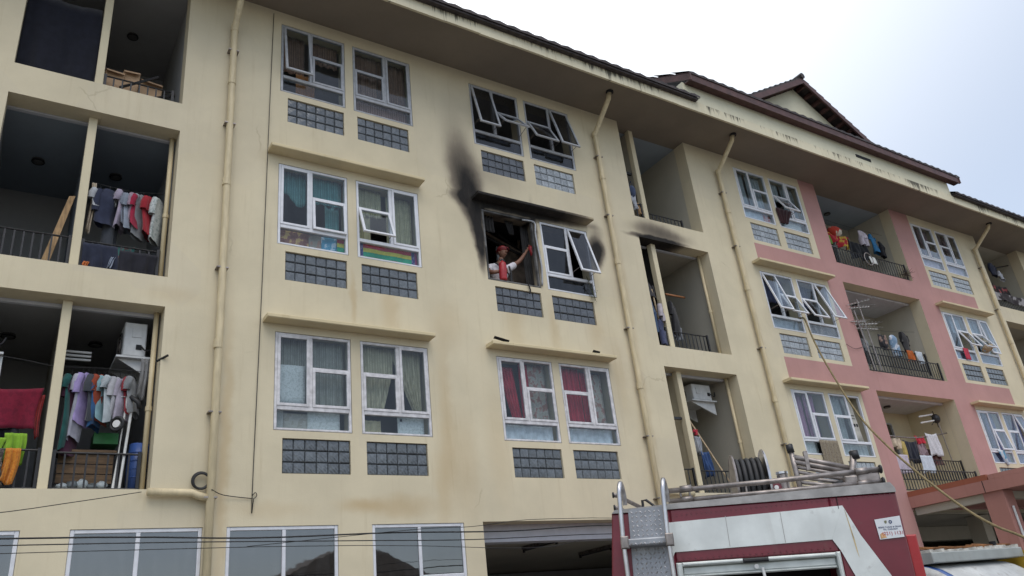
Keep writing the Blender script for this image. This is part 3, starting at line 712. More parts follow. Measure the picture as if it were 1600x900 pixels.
# roll-up shutter box, frame and half-open curtain
for a in ((-.606, -.563, 1.0, 1.999), (.538, .568, 1.0, 2.003)): tbox(a[0], a[1], -.025, .1, a[2], a[3], 'shutter_frame', m_talu)
tbox(-.562, .537, -.024, .1, 1.972, 2.0, 'shutter_frame', m_talu)
sh = tbox(-.562, .537, .02, .05, 1.91, 1.971, 'shutter', m_talu); tbox(-.562, .537, .005, .045, 1.895, 1.912, 'slat', m_talu, sh)
tbox(-.124, .06, -.04, -.026, 1.968, 1.999, 'pull_handle', m_black_metal)
s = MB(); s.disc(T(-.03, .012, 1.94), T_n, .018, .02, 12); s.build('lock', m_steel, sh)
s = MB(); s.tube([T(.01, 0, 1.93), T(.015, -.01, 1.85), T(.0, 0, 1.8)], .012, 8); s.build('strap', m_lead, sh)
# chequer plate ladder back and treads: raised lozenges are real relief
tp = plate([(-.917, 2.39), (-.905, 2.41), (-.651, 2.415), (-.633, 1.906), (-.633, .8), (-.929, .8), (-.929, 1.924)], -.004, .012, 'tread_plate', m_tgrey)
def lozenges(u0, u1, w0, w1, d, parent, st=.034):
    s = MB(); r = 0; w_ = w0
    while w_ < w1:
        c = 0; u = u0
        while u < u1:
            a = R(45) if (r + c) % 2 else R(-45); L, B = .017, .0055; ca, sa = math.cos(a), math.sin(a)
            q = [(L, 0), (0, B), (-L, 0), (0, -B)]
            V = [T(u + x * ca - y * sa, d, w_ + x * sa + y * ca) for x, y in q] + [T(u, d - .005, w_)]
            s.add(V, [(0, 1, 4), (1, 2, 4), (2, 3, 4), (3, 0, 4)]); u += st; c += 1
        w_ += st; r += 1
    return s.build('raised_lozenges', m_steel, parent, kind='stuff')
lozenges(-.89, -.66, 1.5, 2.39, -.0162, tp)
rg = tbox(-.97, -.625, -.16, -.02, 2.129, 2.182, 'tread', m_tgrey); lozenges(-.95, -.635, 2.142, 2.175, -.161, rg)
rg = tbox(-.975, -.625, -.16, -.02, 1.72, 1.773, 'tread', m_tgrey); lozenges(-.95, -.635, 1.733, 1.766, -.161, rg)
for u, nm in ((-.965, 0), (-.637, 1)):
    s = MB(); pts = [T(u + .01, -.17, 1.0), T(u, -.17, 1.9), T(u - .008, -.17, 2.2)]
    for k in range(9):
        a = math.pi * k / 8; pts.append(T(u - .002 + .004 * k, -.17 + .115 * (1 - math.cos(a)) / 1.0 * .5 * 1.6, 2.52 + .085 * math.sin(a)))
    pts += [T(u + .03, .02, 2.45)]
    s.tube(pts, .019, 10); hr = s.build('grab_rail', m_steel, trk, True)
    for w_ in (2.155, 1.745):
        c = MB(); c.bbox(u - .028, u + .032, -.2, -.14, w_ - .045, w_ + .045, .008, 0, T); c.build('clamp', m_galv, hr)
# roof rail: two tubes along the edge with sleeves, end flanges and posts
for w_, r_ in ((2.548, .017), (2.47, .015)):
    dw = .03 if w_ > 2.5 else .018
    s = MB(); s.tube([T(-.6, .1, w_ - .006), T(.2, .1, w_ + .004), T(1.0, .1, w_ + dw)], r_ * 1.25, 10); rl = s.build('roof_rail', m_galv, trk, True)
    for u in (-.5, .82):
        c = MB(); c.tube([T(u, .1, w_ - .004 + (u + .6) * dw / 1.6), T(u + .09, .1, w_ + (u + .6) * dw / 1.6)], r_ * 1.75, 10); c.build('sleeve', m_galv, rl, True)
    c = MB(); c.ring(T(1.005, .1, w_ + dw), T_r, r_ * 1.5, .011, 16, 6); c.build('end_flange', m_black_metal, rl, True)
for u in (-.5, -.43, .0, .32, .86, .93):
    s = MB(); s.tube([T(u, .1, 2.42), T(u, .1, 2.56)], .009, 6); s.build('rail_post', m_galv, trk)
tbox(.83, .99, .09, .12, 2.455, 2.56, 'rail_bracket', m_galv)
for w0, d0 in ((2.545, .1), (2.45, .12)):
    s = MB(); s.tube([T(-1.02, d0, w0), T(-1.0, d0 + .02, w0 - .002), T(-.78, d0 + .9, w0 - .02)], .018, 10); rl = s.build('roof_rail', m_galv, trk, True)
    c = MB(); c.ring(T(-1.022, d0, w0), T_r, .017, .009, 14, 6); c.build('end_flange', m_black_metal, rl, True)
s = MB(); s.tube([T(-.8, .2, 2.4), T(-.8, .2, 2.5), T(-.77, .2, 2.5), T(-.7, .2, 2.44)], .012, 6); s.build('cleat', m_black_metal, trk)
# sign plate on the right shoulder
sp = plate([(.852, 2.205), (1.03, 2.22), (1.03, 2.073), (.86, 2.065)], -.006, .004, 'sign_plate', plain('white_sign', (.62, .64, .66), .4, .05))
m_ink = plain('navy_ink', (.03, .05, .14), .6); m_inkr = plain('red_ink', (.4, .04, .05), .6); m_inkg = plain('olive_ink', (.2, .2, .12), .6); m_inko = plain('orange_ink', (.5, .3, .15), .6, .4, 30)
def text(body, u, w_, size, m, name):
    fc = bpy.data.curves.new(name, 'FONT'); fc.body = body; fc.size = size * K; fc.align_x = 'CENTER'; fc.align_y = 'CENTER'; fc.extrude = .0004
    tmp = bpy.data.objects.new(name, fc); col.objects.link(tmp); bpy.context.view_layer.update()
    me = bpy.data.meshes.new_from_object(tmp.evaluated_get(bpy.context.evaluated_depsgraph_get())); bpy.data.objects.remove(tmp)
    o = bpy.data.objects.new(name, me); me.name = name; me.materials.clear(); me.materials.append(m); col.objects.link(o); o.parent = sp
    mt = Matrix((T_r, T_u, -T_n)).transposed().to_4x4(); mt.translation = T(u, -.0115, w_) - T_0; o.matrix_local = mt; return o
text('BEBAS TUGAS & DINAS', .945, 2.147, .0155, m_ink, 'lettering'); text('TEL. DARURAT', .947, 2.131, .0155, m_ink, 'lettering'); text('(021) 1131', .957, 2.102, .034, m_inkr, 'lettering')
s = MB(); s.ring(T(.957, -.011, 2.182), T_n, .0095, .0035, 18, 6); s.build('round_emblem', m_ink, sp)
plate([(.915, 2.192), (.933, 2.194), (.932, 2.178), (.924, 2.170), (.916, 2.178)], -.0102, .001, 'shield_emblem', m_inkg, sp)
plate([(.868, 2.10), (.885, 2.112), (.9, 2.1), (.91, 2.075), (.866, 2.07)], -.0102, .001, 'flame_emblem', m_inko, sp)
s = MB()
for k in range(44): s.disc(T(-.59 + .037 * k, -.004, 2.345 + .0008 * k), T_n, .0045, .008, 6)
for k in range(26): s.disc(T(-.59 + .044 * k, -.006, 2.03), T_n, .0045, .012, 6)
s.build('rivets', m_tred, trk, kind='stuff')
for u in (-.2, .2, .62):
    s = MB(); s.box(u, u + .004, -.0095, -.003, 2.30 if u > .6 else 2.09, 2.385 if u > .6 else 2.31, 0, T); s.build('panel_seam', m_tgrim if u < .6 else m_dark, trk)
# rust runs and side locker, lamps, wheels
plate([(.657, 2.30), (.664, 2.27), (.686, 2.08), (.692, 1.95), (.682, 2.0), (.670, 2.15)], -.0135, .0006, 'rust_run', plain('rust_stain', (.46, .36, .2), .9, .3, 12))
tbox(1.05, 1.13, .05, .5, 1.0, 2.09, 'side_locker', m_tbright)
for u in (-.85, .85): tbox(u - .1, u + .1, -.02, 0, .85, .95, 'tail_light', m_red)
for u in (-.85, .85):
    for d in (1.6, 4.4):
        c0 = T(u, d, WB_ + .48); c0.z = .48; s = MB(); s.ring(c0, T_r, .33, .14, 28, 10); wh = s.build('wheel', m_rubber, trk, True); c = MB(); c.disc(c0, T_r, .22, .2, 20); c.build('rim', m_galv, wh)
tbox(-1.0, 1.0, 5.25, 6.6, .75, 2.2, 'cab', m_tbright, b=.06)
# hose reel on the roof
D_ = 1.1
s = MB(); s.disc(T(.16, D_, 2.66), T_r, .1, .3, 16); rl = s.build('hose_reel', m_galv, trk)
for u, r_, m in ((.02, .30, m_galv), (.29, .33, m_steel)):
    c = MB(); c.disc(T(u, D_, 2.66), T_r, r_, .012, 30); c.ring(T(u, D_, 2.66), T_r, r_, .012, 30, 6); c.build('reel_disc', m, rl, False)
for k in range(5):
    c = MB()
    for q in range(3): c.ring(T(.055 + .047 * k, D_, 2.66), T_r, .25 - q * .05, .0245, 30, 8)
    c.build('hose_coil', m_rubber, rl, True)
s = MB(); s.box(.1, .2, D_ - .05, D_ + .05, 2.4, 2.5, 0, T); s.box(-.03, .35, D_ - .2, D_ + .2, 2.42, 2.45, 0, T); s.build('reel_stand', m_galv, rl)
# pump fittings
s = MB(); s.disc(T(.41, .9, 2.62), T_u, .05, .2, 14); pf = s.build('pump_pot', m_galv, trk)
c = MB(); c.disc(T(.41, .9, 2.73), T_u, .055, .02, 14); c.build('lid', m_steel, pf)
for u, w_ in ((.33, 2.6), (.36, 2.5), (.48, 2.55)):
    s = MB(); s.disc(T(u, .85, w_), T_n, .05, .06, 14); v_ = s.build('valve', m_tred, trk); c = MB(); c.disc(T(u, .81, w_), T_n, .02, .04, 10); c.build('hub', m_lead, v_)
tbox(.3, .5, .95, 1.1, 2.44, 2.58, 'valve_block', m_galv)
tbox(.85, 1.0, .6, .9, 2.45, 2.62, 'monitor_base', m_galv); s = MB(); s.tube([T(.78, .8, 2.56), T(.84, .75, 2.58), T(.98, .7, 2.6)], .035, 10); s.build('monitor', m_black_metal, trk, True)
# ladder lying tilted on the roof
lad = thing('roof_ladder', 'grey metal roof ladder of slats standing tilted on top of the fire truck', 'ladder', tuple(T(.5, .8, 2.43)))
for a, b, r_ in (((.50, 2.95), (.53, 2.43), .024), ((1.01, 2.85), (.90, 2.43), .03)):
    s = MB(); s.tube([T(a[0], .8, a[1]), T(b[0], .8, b[1])], r_, 8); st_ = s.build('stile', m_galv, lad, True)
    c = MB(); c.tube([T(a[0] - .004, .8, a[1]), T(a[0] + .003, .8, a[1] - .07)], r_ * 1.35, 8); c.build('foot_cap', m_black_metal, st_, True)
for k in range(10):
    t = .2 + .083 * k; a = (.50 + .03 * t, 2.95 - .52 * t); b = (1.0 - .11 * t, 2.80 - .37 * t)
    s = MB(); s.tube([T(a[0], .8, a[1]), T(b[0], .82, b[1] - .02)], .017 if k > 1 else .024, 8); s.build('rung', m_galv, lad, True)
s = MB(); s.box(.6, .63, .77, .83, 2.72, 2.88, 0, T); s.build('bracket', m_galv, lad)

# ================================================================= WATER TANKER
tan = thing('water_tanker', 'grimy white water tanker with rusty grey walkway and blue band by the pink pillar', 'tanker', (13.3, -4, 0))
m_dirtyw = tmat('grimy_white_tank', (.45, .46, .45), .5, .9); m_grey_w = tmat('grey_tanker_steel', (.3, .32, .31), .55, .4); m_blue = tmat('blue_tank_band', (.04, .1, .3), .45, .3); m_rust = plain('rusty_steel', (.22, .1, .04), .9, .5, 6, .3)
m_flak = plain('flaking_white', (.45, .44, .4), .9, .4, 5, .4)
s = MB(); s.bbox(11.78, 14.4, -4.0, -3.2, 2.05, 2.2, .012); s.build('walkway_box', m_grey_w, tan)
s = MB(); n_ = 26
for k in range(n_):
    a = 11.80 + 2.58 * k / n_; s.box(a, a + .098, -3.97, -3.3, 2.203, 2.225 + random.uniform(0, .03))
s.build('rusted_grating', m_flak, tan)
for k in range(9):
    a = 12.0 + .27 * k; s = MB(); s.tube([(a, -3.95, 2.25), (a + random.uniform(.05, .2), -3.6, 2.28 + random.uniform(0, .04))], .022, 6); s.build('rusty_bar', m_rust, tan)
s = MB(); s.disc((13.75, -3.9, 2.27), (0, 0, 1), .05, .1, 12); s.build('vent_cap', m_dark, tan)
tk = MB(); prof = [(11.68, .25), (11.7, .7), (11.76, .8), (14.0, .8), (14.25, .74), (14.4, .5), (14.43, .1)]
tk.tube([(x, -3.6, 1.25) for x, r_ in prof], [r_ for x, r_ in prof], 36); tk.build('tank', m_dirtyw, tan, True)
s = MB(); s.tube([(11.79, -3.6, 1.25), (11.93, -3.6, 1.25)], .806, 36); s.build('blue_band', m_blue, tan, True)
s = MB(); s.bbox(14.45, 14.7, -4.3, -3, .7, 2.15, .02); s.build('end_panel', plain('yellow_panel', (.5, .33, .04), .5, .2), tan)
s = MB(); s.box(11.7, 16.5, -4.1, -3.1, .45, .62); s.build('chassis', m_black_metal, tan)
s = MB(); s.bbox(14.8, 16.5, -4.4, -2.9, .6, 2.0, .08); s.build('cab', m_grey_w, tan)
for x in (12.3, 15.6):
    for y in (-4.25, -2.95):
        s = MB(); s.ring((x, y, .45), (0, 1, 0), .31, .13, 26, 8); s.build('wheel', m_rubber, tan, True)

# ================================================================= HOSE AND CABLES
hp = [(16.2, .5, 8.25), (16.08, .0, 8.12), (16.04, -.14, 7.99), (15.95, -.28, 7.38), (15.68, -.65, 6.51), (15.19, -1.34, 5.23), (14.64, -2.1, 4.36), (14.19, -2.73, 3.76), (13.67, -3.44, 3.16), (13.3, -3.96, 2.77), (12.94, -4.46, 2.47), (12.6, -4.93, 2.26), (12.0, -5.8, 1.8), (11.0, -7.2, 1.2), (10.4, -8.4, .25), (10.0, -9.0, .06)]
def smooth(P, n=5):
    out_ = []; P = [Vector(p) for p in P]
    for i in range(len(P) - 1):
        p0, p1, p2, p3 = P[max(i - 1, 0)], P[i], P[i + 1], P[min(i + 2, len(P) - 1)]
        for k in range(n):
            t = k / n; out_.append(.5 * ((2 * p1) + (p2 - p0) * t + (2 * p0 - 5 * p1 + 4 * p2 - p3) * t * t + (3 * p1 - p0 - 3 * p2 + p3) * t ** 3))
    return out_ + [P[-1]]
s = MB(); s.tube(smooth(hp), .021, 8); o = s.build('fire_hose', plain('canvas_hose', (.21, .165, .085), .85, .2, 14, .3), None, True, loc=(10, -9, 0)); tag(o, 'long tan fire hose hanging from an open upper window down past the fire truck', 'hose')
CAB = [([(-8, -2, 2.98), (.06, -2, 3.0), (2.43, -2, 2.95), (4.1, -2, 2.97), (5.73, -2, 2.955), (7.47, -2, 3.0), (10, -2, 2.9), (16, -2, 2.3)], .009, 'thick black overhead cable crossing the shop windows, uppermost of the cables'),
       ([(-8, -2.02, 2.93), (.07, -2.02, 2.935), (3.45, -2.02, 2.89), (5.15, -2.02, 2.86), (7.45, -2.02, 2.88), (10, -2.02, 2.8), (16, -2.0, 2.2)], .006, 'thin black overhead cable just below the thick one across the shop windows'),
       ([(2.4, -2.01, 2.86), (4.4, -2.01, 3.0), (5.2, -2.01, 3.02), (6.4, -2.01, 3.1), (9, -2.01, 3.0), (16, -2, 2.25)], .004, 'fine wire rising to the right in front of the white garage beam'),
       ([(-8, -2.04, 2.86), (2.5, -2.04, 2.85), (6.0, -2.04, 2.73), (8.0, -2.04, 2.78), (16, -2, 2.15)], .004, 'lowest thin wire sagging across the right hand shop window')]
for P, r_, lb in CAB:
    s = MB(); s.tube(smooth(P), r_, 6); o = s.build('overhead_cable', m_rubber, None, True, loc=P[0]); tag(o, lb, 'cable', 'overhead cables in front of the ground floor')
for P, r_, lb, nm in (([(3.1, -.02, 12.4), (3.07, -.02, 10.3), (3.03, -.02, 7.0), (2.98, -.02, 3.8), (3.0, -.03, 3.76), (3.04, -.03, 3.8), (3.02, -.03, 3.84), (2.98, -.03, 3.8)], .006, 'thin dark wire running straight down the wall left of the window column', 'wall_wire'),
                      ([(1.6, -.03, 3.84), (.8, -.5, 3.62), (-.2, -.9, 3.4), (-3, -2, 2.9)], .005, 'thin slack wire sloping down left from the lowest left balcony', 'wall_wire'),
                      ([(2.42, -.16, 3.85), (2.6, -.05, 3.8), (2.99, -.02, 3.76)], .006, 'short dark wire from the cream pipe joint to the wall wire', 'wall_wire'),
                      ([(17.6, -.03, 7.6), (17.9, -.04, 7.5), (18.3, -.02, 7.6)], .006, 'short slack wire on the pink wall beside the open windows', 'wall_wire')):
    s = MB(); s.tube(smooth(P, 4), r_, 5); o = s.build(nm, m_rubber, None, True, loc=P[-1]); tag(o, lb, 'wire', 'wires on the facade')
s = MB(); s.ring((2.30, -.06, 3.985), (.1, 1, 0), .105, .017, 30, 8); s.ring((2.305, -.075, 3.975), (.05, 1, .05), .1, .014, 30, 8); o = s.build('hose_ring', m_rubber, None, True, loc=(2.3, -.06, 3.88)); tag(o, 'black rubber ring hung on the cream drainpipe under the left balcony', 'rubber ring')

# ================================================================= FIREFIGHTER AT THE BURNT WINDOW
per = thing('person', 'person in white shirt and red helmet reaching across the burnt window with a red bottle', 'person', (7.62, .35, 6.87))
def skin_mesh(name, J, E, m, parent, sub=2):
    """one continuous skinned surface over joints J = [(x, y, z, r)] and edges E"""
    me = bpy.data.meshes.new(name); base = LOC[per.name]
    me.from_pydata([(x - base.x, y - base.y, z - base.z) for x, y, z, r_ in J], E, []); o = bpy.data.objects.new(name, me); col.objects.link(o)
    sk = o.modifiers.new('skin', 'SKIN'); sk.use_smooth_shade = True
    for i, (x, y, z, r_) in enumerate(J):
        rr = r_ if isinstance(r_, tuple) else (r_, r_); me.skin_vertices[0].data[i].radius = rr; me.skin_vertices[0].data[i].use_root = (i == 0)
    sb = o.modifiers.new('sub', 'SUBSURF'); sb.levels = sb.render_levels = sub
    bpy.context.view_layer.update(); dg = bpy.context.evaluated_depsgraph_get()
    m2 = bpy.data.meshes.new_from_object(o.evaluated_get(dg)); bpy.data.objects.remove(o)
    m2.name = name; m2.materials.clear(); m2.materials.append(m); m2.polygons.foreach_set('use_smooth', [True] * len(m2.polygons))
    o = bpy.data.objects.new(name, m2); col.objects.link(o); o.parent = parent; return o
px, py = 7.60, .34
J = [(px, py, 7.72, (.15, .11)), (px, py, 7.95, (.14, .1)), (px + .01, py - .02, 8.14, (.15, .1)), (px + .03, py - .06, 8.3, .055), (px + .05, py - .09, 8.40, .05),
     (px + .19, py - .05, 8.19, .062), (px + .40, py - .11, 8.33, .045), (px + .47, py - .13, 8.40, .042), (px + .62, py - .13, 8.60, .030), (px + .655, py - .125, 8.66, .032), (px + .675, py - .12, 8.71, .034),
     (px - .19, py + .0, 8.17, .062), (px - .29, py - .08, 8.03, .048), (px - .24, py - .2, 7.97, .042), (px - .1, py - .27, 7.99, .030), (px - .04, py - .28, 8.0, .034),
     (px + .09, py, 7.6, .095), (px + .1, py + .02, 7.3, .065), (px + .1, py + .05, 6.92, .05), (px + .1, py - .06, 6.9, .04),
     (px - .09, py, 7.6, .095), (px - .1, py + .02, 7.3, .065), (px - .1, py + .05, 6.92, .05), (px - .1, py - .06, 6.9, .04)]
Eg = [(0, 1), (1, 2), (2, 3), (3, 4), (2, 5), (5, 6), (6, 7), (7, 8), (8, 9), (9, 10), (2, 11), (11, 12), (12, 13), (13, 14), (14, 15), (0, 16), (16, 17), (17, 18), (18, 19), (0, 20), (20, 21), (21, 22), (22, 23)]
bd = skin_mesh('body', J, Eg, m_skin, per)
hd = MB(); hc = Vector((px + .07, py - .11, 8.49)); hd.ell(hc, .076, .09, .115, 16, 12)
hd.ell(hc + Vector((.03, -.092, -.015)), .017, .026, .026, 8, 6); hd.ell(hc + Vector((.022, -.07, -.065)), .03, .022, .012, 8, 6)
for sx in (-1, 1): hd.ell(hc + Vector((sx * .078, .005, -.01)), .012, .022, .032, 8, 6)
hd.build('head', m_skin, per, True)
for sx in (-.03, .04):
    s = MB(); s.ell(hc + Vector((sx + .015, -.083, .02)), .013, .01, .009, 8, 6); s.build('eye', m_dark, per, True)
s = MB()
for k in range(6):
    th0, th1 = R(90) * k / 6, R(90) * (k + 1) / 6
s.ell(hc + Vector((-.004, .012, .055)), .098, .115, .085, 18, 10); s.tube([hc + Vector((-.004 + .118 * math.cos(a), .0 + .14 * math.sin(a) - .01, .03 - .012 * math.sin(a))) for a in [R(20 * i) for i in range(18)]], .008, 6, 0, True); s.build('helmet', m_helmet, per, True)
hand = Vector((px + .685, py - .122, 8.735))
for k, (L, off) in enumerate(((.075, -.028), (.085, -.010), (.08, .008), (.064, .024))):
    s = MB(); b0 = hand + Vector((-.012, off, .0)); s.tube([b0, b0 + Vector((.03, -.004, .02)), b0 + Vector((.05, -.004, .004)), b0 + Vector((.045, -.002, -.02))], [.0095, .009, .008, .0065], 7); s.build('finger', m_skin, per, True)
s = MB(); b0 = hand + Vector((-.01, -.03, -.02)); s.tube([b0, b0 + Vector((.02, -.024, -.005)), b0 + Vector((.045, -.02, -.012))], [.011, .010, .008], 7); s.build('thumb', m_skin, per, True)
h2 = Vector((px - .02, py - .285, 8.0))
for k, off in enumerate((.03, .012, -.006, -.022)):
    s = MB(); b0 = h2 + Vector((0, 0, off)); s.tube([b0, b0 + Vector((.03, -.015, -.002)), b0 + Vector((.045, .005, -.004)), b0 + Vector((.03, .02, -.004))], [.0095, .009, .008, .0065], 7); s.build('finger', m_skin, per, True)
s = MB(); s.tube([h2 + Vector((-.01, -.01, .03)), h2 + Vector((.015, -.02, .05)), h2 + Vector((.035, -.01, .055))], [.011, .010, .008], 7); s.build('thumb', m_skin, per, True)
m_tee = cloth('white_tee', (.62, .6, .63))
Js = [(px, py, 7.66, (.165, .125)), (px, py, 7.95, (.158, .118)), (px + .01, py - .02, 8.14, (.165, .115)), (px + .02, py - .04, 8.23, (.085, .08)), (px + .19, py - .05, 8.19, .082), (px + .36, py - .10, 8.29, .074), (px - .19, py, 8.17, .082), (px - .27, py - .06, 8.06, .074)]
skin_mesh('t_shirt', Js, [(0, 1), (1, 2), (2, 3), (2, 4), (4, 5), (2, 6), (6, 7)], m_tee, per)
Jt = [(px, py, 7.74, (.158, .12)), (px + .09, py, 7.58, .105), (px + .1, py + .02, 7.3, .08), (px + .1, py + .05, 6.95, .07), (px - .09, py, 7.58, .105), (px - .1, py + .02, 7.3, .08), (px - .1, py + .05, 6.95, .07)]
skin_mesh('trousers', Jt, [(0, 1), (1, 2), (2, 3), (0, 4), (4, 5), (5, 6)], cloth('dark_work', (.03, .032, .045)), per)
s = MB(); s.tube(smooth([(px - .13, py - .14, 8.22), (px - .02, py - .17, 8.1), (px + .12, py - .17, 8.0), (px + .16, py - .15, 7.86), (px + .13, py - .15, 7.74)]), .016, 6); s.build('harness_strap', m_rubber, per, True)
s = MB(); s.tube(smooth([(px + .17, py - .13, 8.2), (px + .18, py - .16, 8.05), (px + .17, py - .16, 7.74)]), .018, 6); s.build('harness_strap', m_rubber, per, True)
def cyl_bottle(name, c, ax, L, r_, m, lb):
    ax = Vector(ax).normalized(); c = Vector(c); s = MB(); prof = [(-.5, .6), (-.48, .92), (-.42, 1), (.28, 1), (.38, .85), (.44, .5), (.46, .3), (.5, .3)]
    s.tube([c + ax * L * t for t, k in prof], [r_ * k for t, k in prof], 16); base = c - ax * L * .5
    o = s.build(name, m, None, True, loc=tuple(base)); tag(o, lb, 'fire extinguisher')
    q = MB(); q.tube([c + ax * L * .5, c + ax * (L * .5 + .03)], r_ * .35, 8); q.box(*(v for p in zip((c + ax * L * .53) - Vector((r_ * .8, .008, .008)), (c + ax * L * .53) + Vector((r_ * .8, .008, .008))) for v in p)); q.build('valve_head', m_black_metal, o); return o
cyl_bottle('fire_extinguisher', (7.50, .04, 7.98), (.05, 0, 1), .42, .075, m_red, 'larger red extinguisher cylinder held upright at the waist of the person in the burnt window')
cyl_bottle('fire_extinguisher', (8.355, .19, 8.60), (-.30, .05, .9), .32, .062, m_red, 'small red extinguisher bottle dangling from the raised hand in the burnt window')

# burnt leftovers on the window frame
s = MB()
for k in range(130):
    t = random.random(); c = Vector((9.50 + random.gauss(0, .035) + .06 * t, -.05 + random.gauss(0, .03), 8.12 - .5 * t)); a = Vector((random.uniform(-1, 1), random.uniform(-1, 1), random.uniform(-1, .4))).normalized() * random.uniform(.02, .045); b = a.orthogonal().normalized() * random.uniform(.008, .02)
    s.add([c, c + a * .5 + b, c + a, c + a * .5 - b], [(0, 1, 2, 3)])
s.tube([(9.46, -.03, 8.15), (9.5, -.06, 7.9), (9.56, -.07, 7.62)], .007, 5)
o = s.build('withered_plant', m_leaf, None, loc=(9.5, -.05, 7.62)); tag(o, 'withered plant strands hanging over the sill of the fire damaged window', 'plant')
s = MB(); s.tube(smooth([(8.05, -.02, 9.16), (8.27, -.03, 9.17), (8.33, -.05, 9.1), (8.3, -.06, 8.9), (8.33, -.04, 8.6), (8.37, -.03, 8.2), (8.33, -.02, 7.78)], 4), .018, 6); o = s.build('bent_frame_strip', m_grey_al, None, True, loc=(8.33, -.02, 7.75)); tag(o, 'bent strip of burnt window frame hanging loose on the right side of the burnt window', 'frame strip')
s = MB(); s.tube(smooth([(8.0, -.03, 7.75), (8.02, -.04, 7.62), (8.0, -.03, 7.55)], 4), .014, 6); o = s.build('charred_strip', m_burnt, None, True, loc=(8.0, -.03, 7.55)); tag(o, 'charred strip drooping over the sill under the reaching person', 'charred strip')


# ================================================================= CURTAINS AND SHEETS BEHIND THE GLASS
GCUR = 'curtains hanging behind the windows'; GSH = 'sheets and boards covering the lower panes'
def curtain(x0, x1, z0, z1, m, label, y=.16, folds=None, amp=.022, left=None, right=None, name='curtain', cat='curtain', group=GCUR):
    """pleated sheet; left / right give its edge x as a function of height 0 (top) .. 1 (foot) for tied or gathered cloth"""
    L_ = left or (lambda t: x0); R_ = right or (lambda t: x1); folds = folds or max(2, int((x1 - x0) / .11)); ph = random.uniform(0, 6)
    def fn(u, v):
        a, b = L_(v), R_(v); k = (b - a) / max(.01, x1 - x0)
        w_ = math.sin(u * folds * 6.283 + ph + .6 * math.sin(v * 3 + ph)) + .4 * math.sin(u * folds * 14.1 + 2 * ph)
        return (a + (b - a) * u, y + amp * w_ * (.5 + .5 * v) * (1.5 - .5 * k), z1 + (z0 - z1) * v - .006 * abs(w_))
    s = MB(); s.sheet(fn, max(14, folds * 7), 8, .004); o = s.build(name, m, None, True, loc=((x0 + x1) / 2, y, z0)); return tag(o, label, cat, group)
def board(x0, x1, z0, z1, m, label, y=.11, tilt=0., name='board', cat='board', bow=.0, group=GSH):
    def fn(u, v): return (x0 + (x1 - x0) * u + tilt * v, y + bow * math.sin(u * 7 + v * 3) + bow * .7 * math.sin(v * 9 + u * 11), z1 + (z0 - z1) * v)
    s = MB(); s.sheet(fn, 8, 5, .008); o = s.build(name, m, None, True, loc=((x0 + x1) / 2, y, z0)); return tag(o, label, cat, group)
c = cloth
A, B, C_, D2 = WX['A'], WX['B'], WX['C'], WX['D']
r0 = 0.0; r1 = 3.0; r2 = 6.0; TZ = 5.07; TOP = 6.21; BOT = 4.74
sheer = c('sheer_grey', (.34, .34, .29), (.26, .26, .22), 'stripe', 9); crm = c('cream_drape', (.46, .42, .29), (.36, .33, .22), 'stripe', 7)
m_spk = c('speckled_paper', (.66, .68, .66), (.5, .52, .5), None, 22); m_gb = c('grey_board', (.38, .38, .35)); m_wb = c('scuffed_white_board', (.66, .67, .64), (.52, .53, .5), None, 14)
curtain(A + .04, A + 1.15, TZ + .04, TOP, sheer, 'grey sheer pleated curtain filling the left lowest window of the first column', y=.2)
board(A + .07, A + .5, TZ + .06, 5.76, m_spk, 'speckled white paper sheet inside the tall left pane above the cardboard strip', bow=.004, name='paper_sheet', cat='paper')
board(A + .05, A + .17, BOT, TZ - .02, m_gb, 'narrow grey board at the left end of the lowest left window strip', y=.1)
board(A + .175, A + .55, BOT, TZ - .06, c('tan_board', (.42, .4, .35), (.34, .31, .26), None, 7), 'tan grey board between narrow grey board and white board', y=.105)
board(A + .53, A + 1.03, BOT, TZ - .02, m_wb, 'scuffed white board in the lower pane of the lowest left window', y=.095)
curtain(A + 1.385, A + 1.9, 5.1, TOP, crm, 'cream gathered curtain behind the small lower vent window', y=.17, right=lambda t: A + 1.97 - .32 * max(0, t - .35))
curtain(A + 1.93, A + 2.5, 5.1, TOP, crm, 'cream curtain tied to a point behind the tall right pane of the lowest row', y=.18, left=lambda t: A + 1.93 + .42 * t ** 1.1, right=lambda t: A + 2.5 - .06 * t)
curtain(A + 1.39, A + 1.7, BOT, 4.98, c('yellow_cream', (.5, .43, .26), (.38, .34, .22), 'stripe', 14), 'yellowish cloth in the lower left corner beside a dark gap and white board', y=.12, name='cloth_panel', cat='cloth', group=GSH)
board(A + 1.98, A + 2.44, BOT, TZ - .02, m_spk, 'speckled white board with dark corner mark in the lower right pane', y=.1)
board(A + 2.02, A + 2.06, TZ - .09, TZ - .05, m_dark, 'small dark sticker on the speckled white board', y=.09, name='sticker', cat='sticker')
# middle row, first column
teal = c('teal_drape', (.12, .27, .26), (.08, .2, .2), 'stripe', 8); khk = c('khaki_drape', (.4, .38, .24), (.27, .26, .17), 'stripe', 12)
s = MB(); xa, za = A + .05, r1
def fteal(u, v):
    z1_ = TOP + r1; foot = 5.62 + r1 + .14 * math.sin(u * 5 + .6) + .1 * u; return (xa + .46 * u, .17 + .012 * math.sin(u * 30), z1_ + (foot - z1_) * v)
s.sheet(fteal, 28, 6, .004); o = s.build('curtain', teal, None, True, loc=(xa + .2, .17, 5.6 + r1)); tag(o, 'short teal curtain with wavy hem in the left pane of the middle row', 'curtain', GCUR)
curtain(A + .6, A + 1.14, 5.7 + r1, TOP + r1, teal, 'teal pleated curtain in the top middle pane beside the short teal one', y=.17)
curtain(A + .85, A + 1.1, TZ + r1, 5.7 + r1, teal, 'teal curtain end seen through the small left vent of the middle row', y=.19)
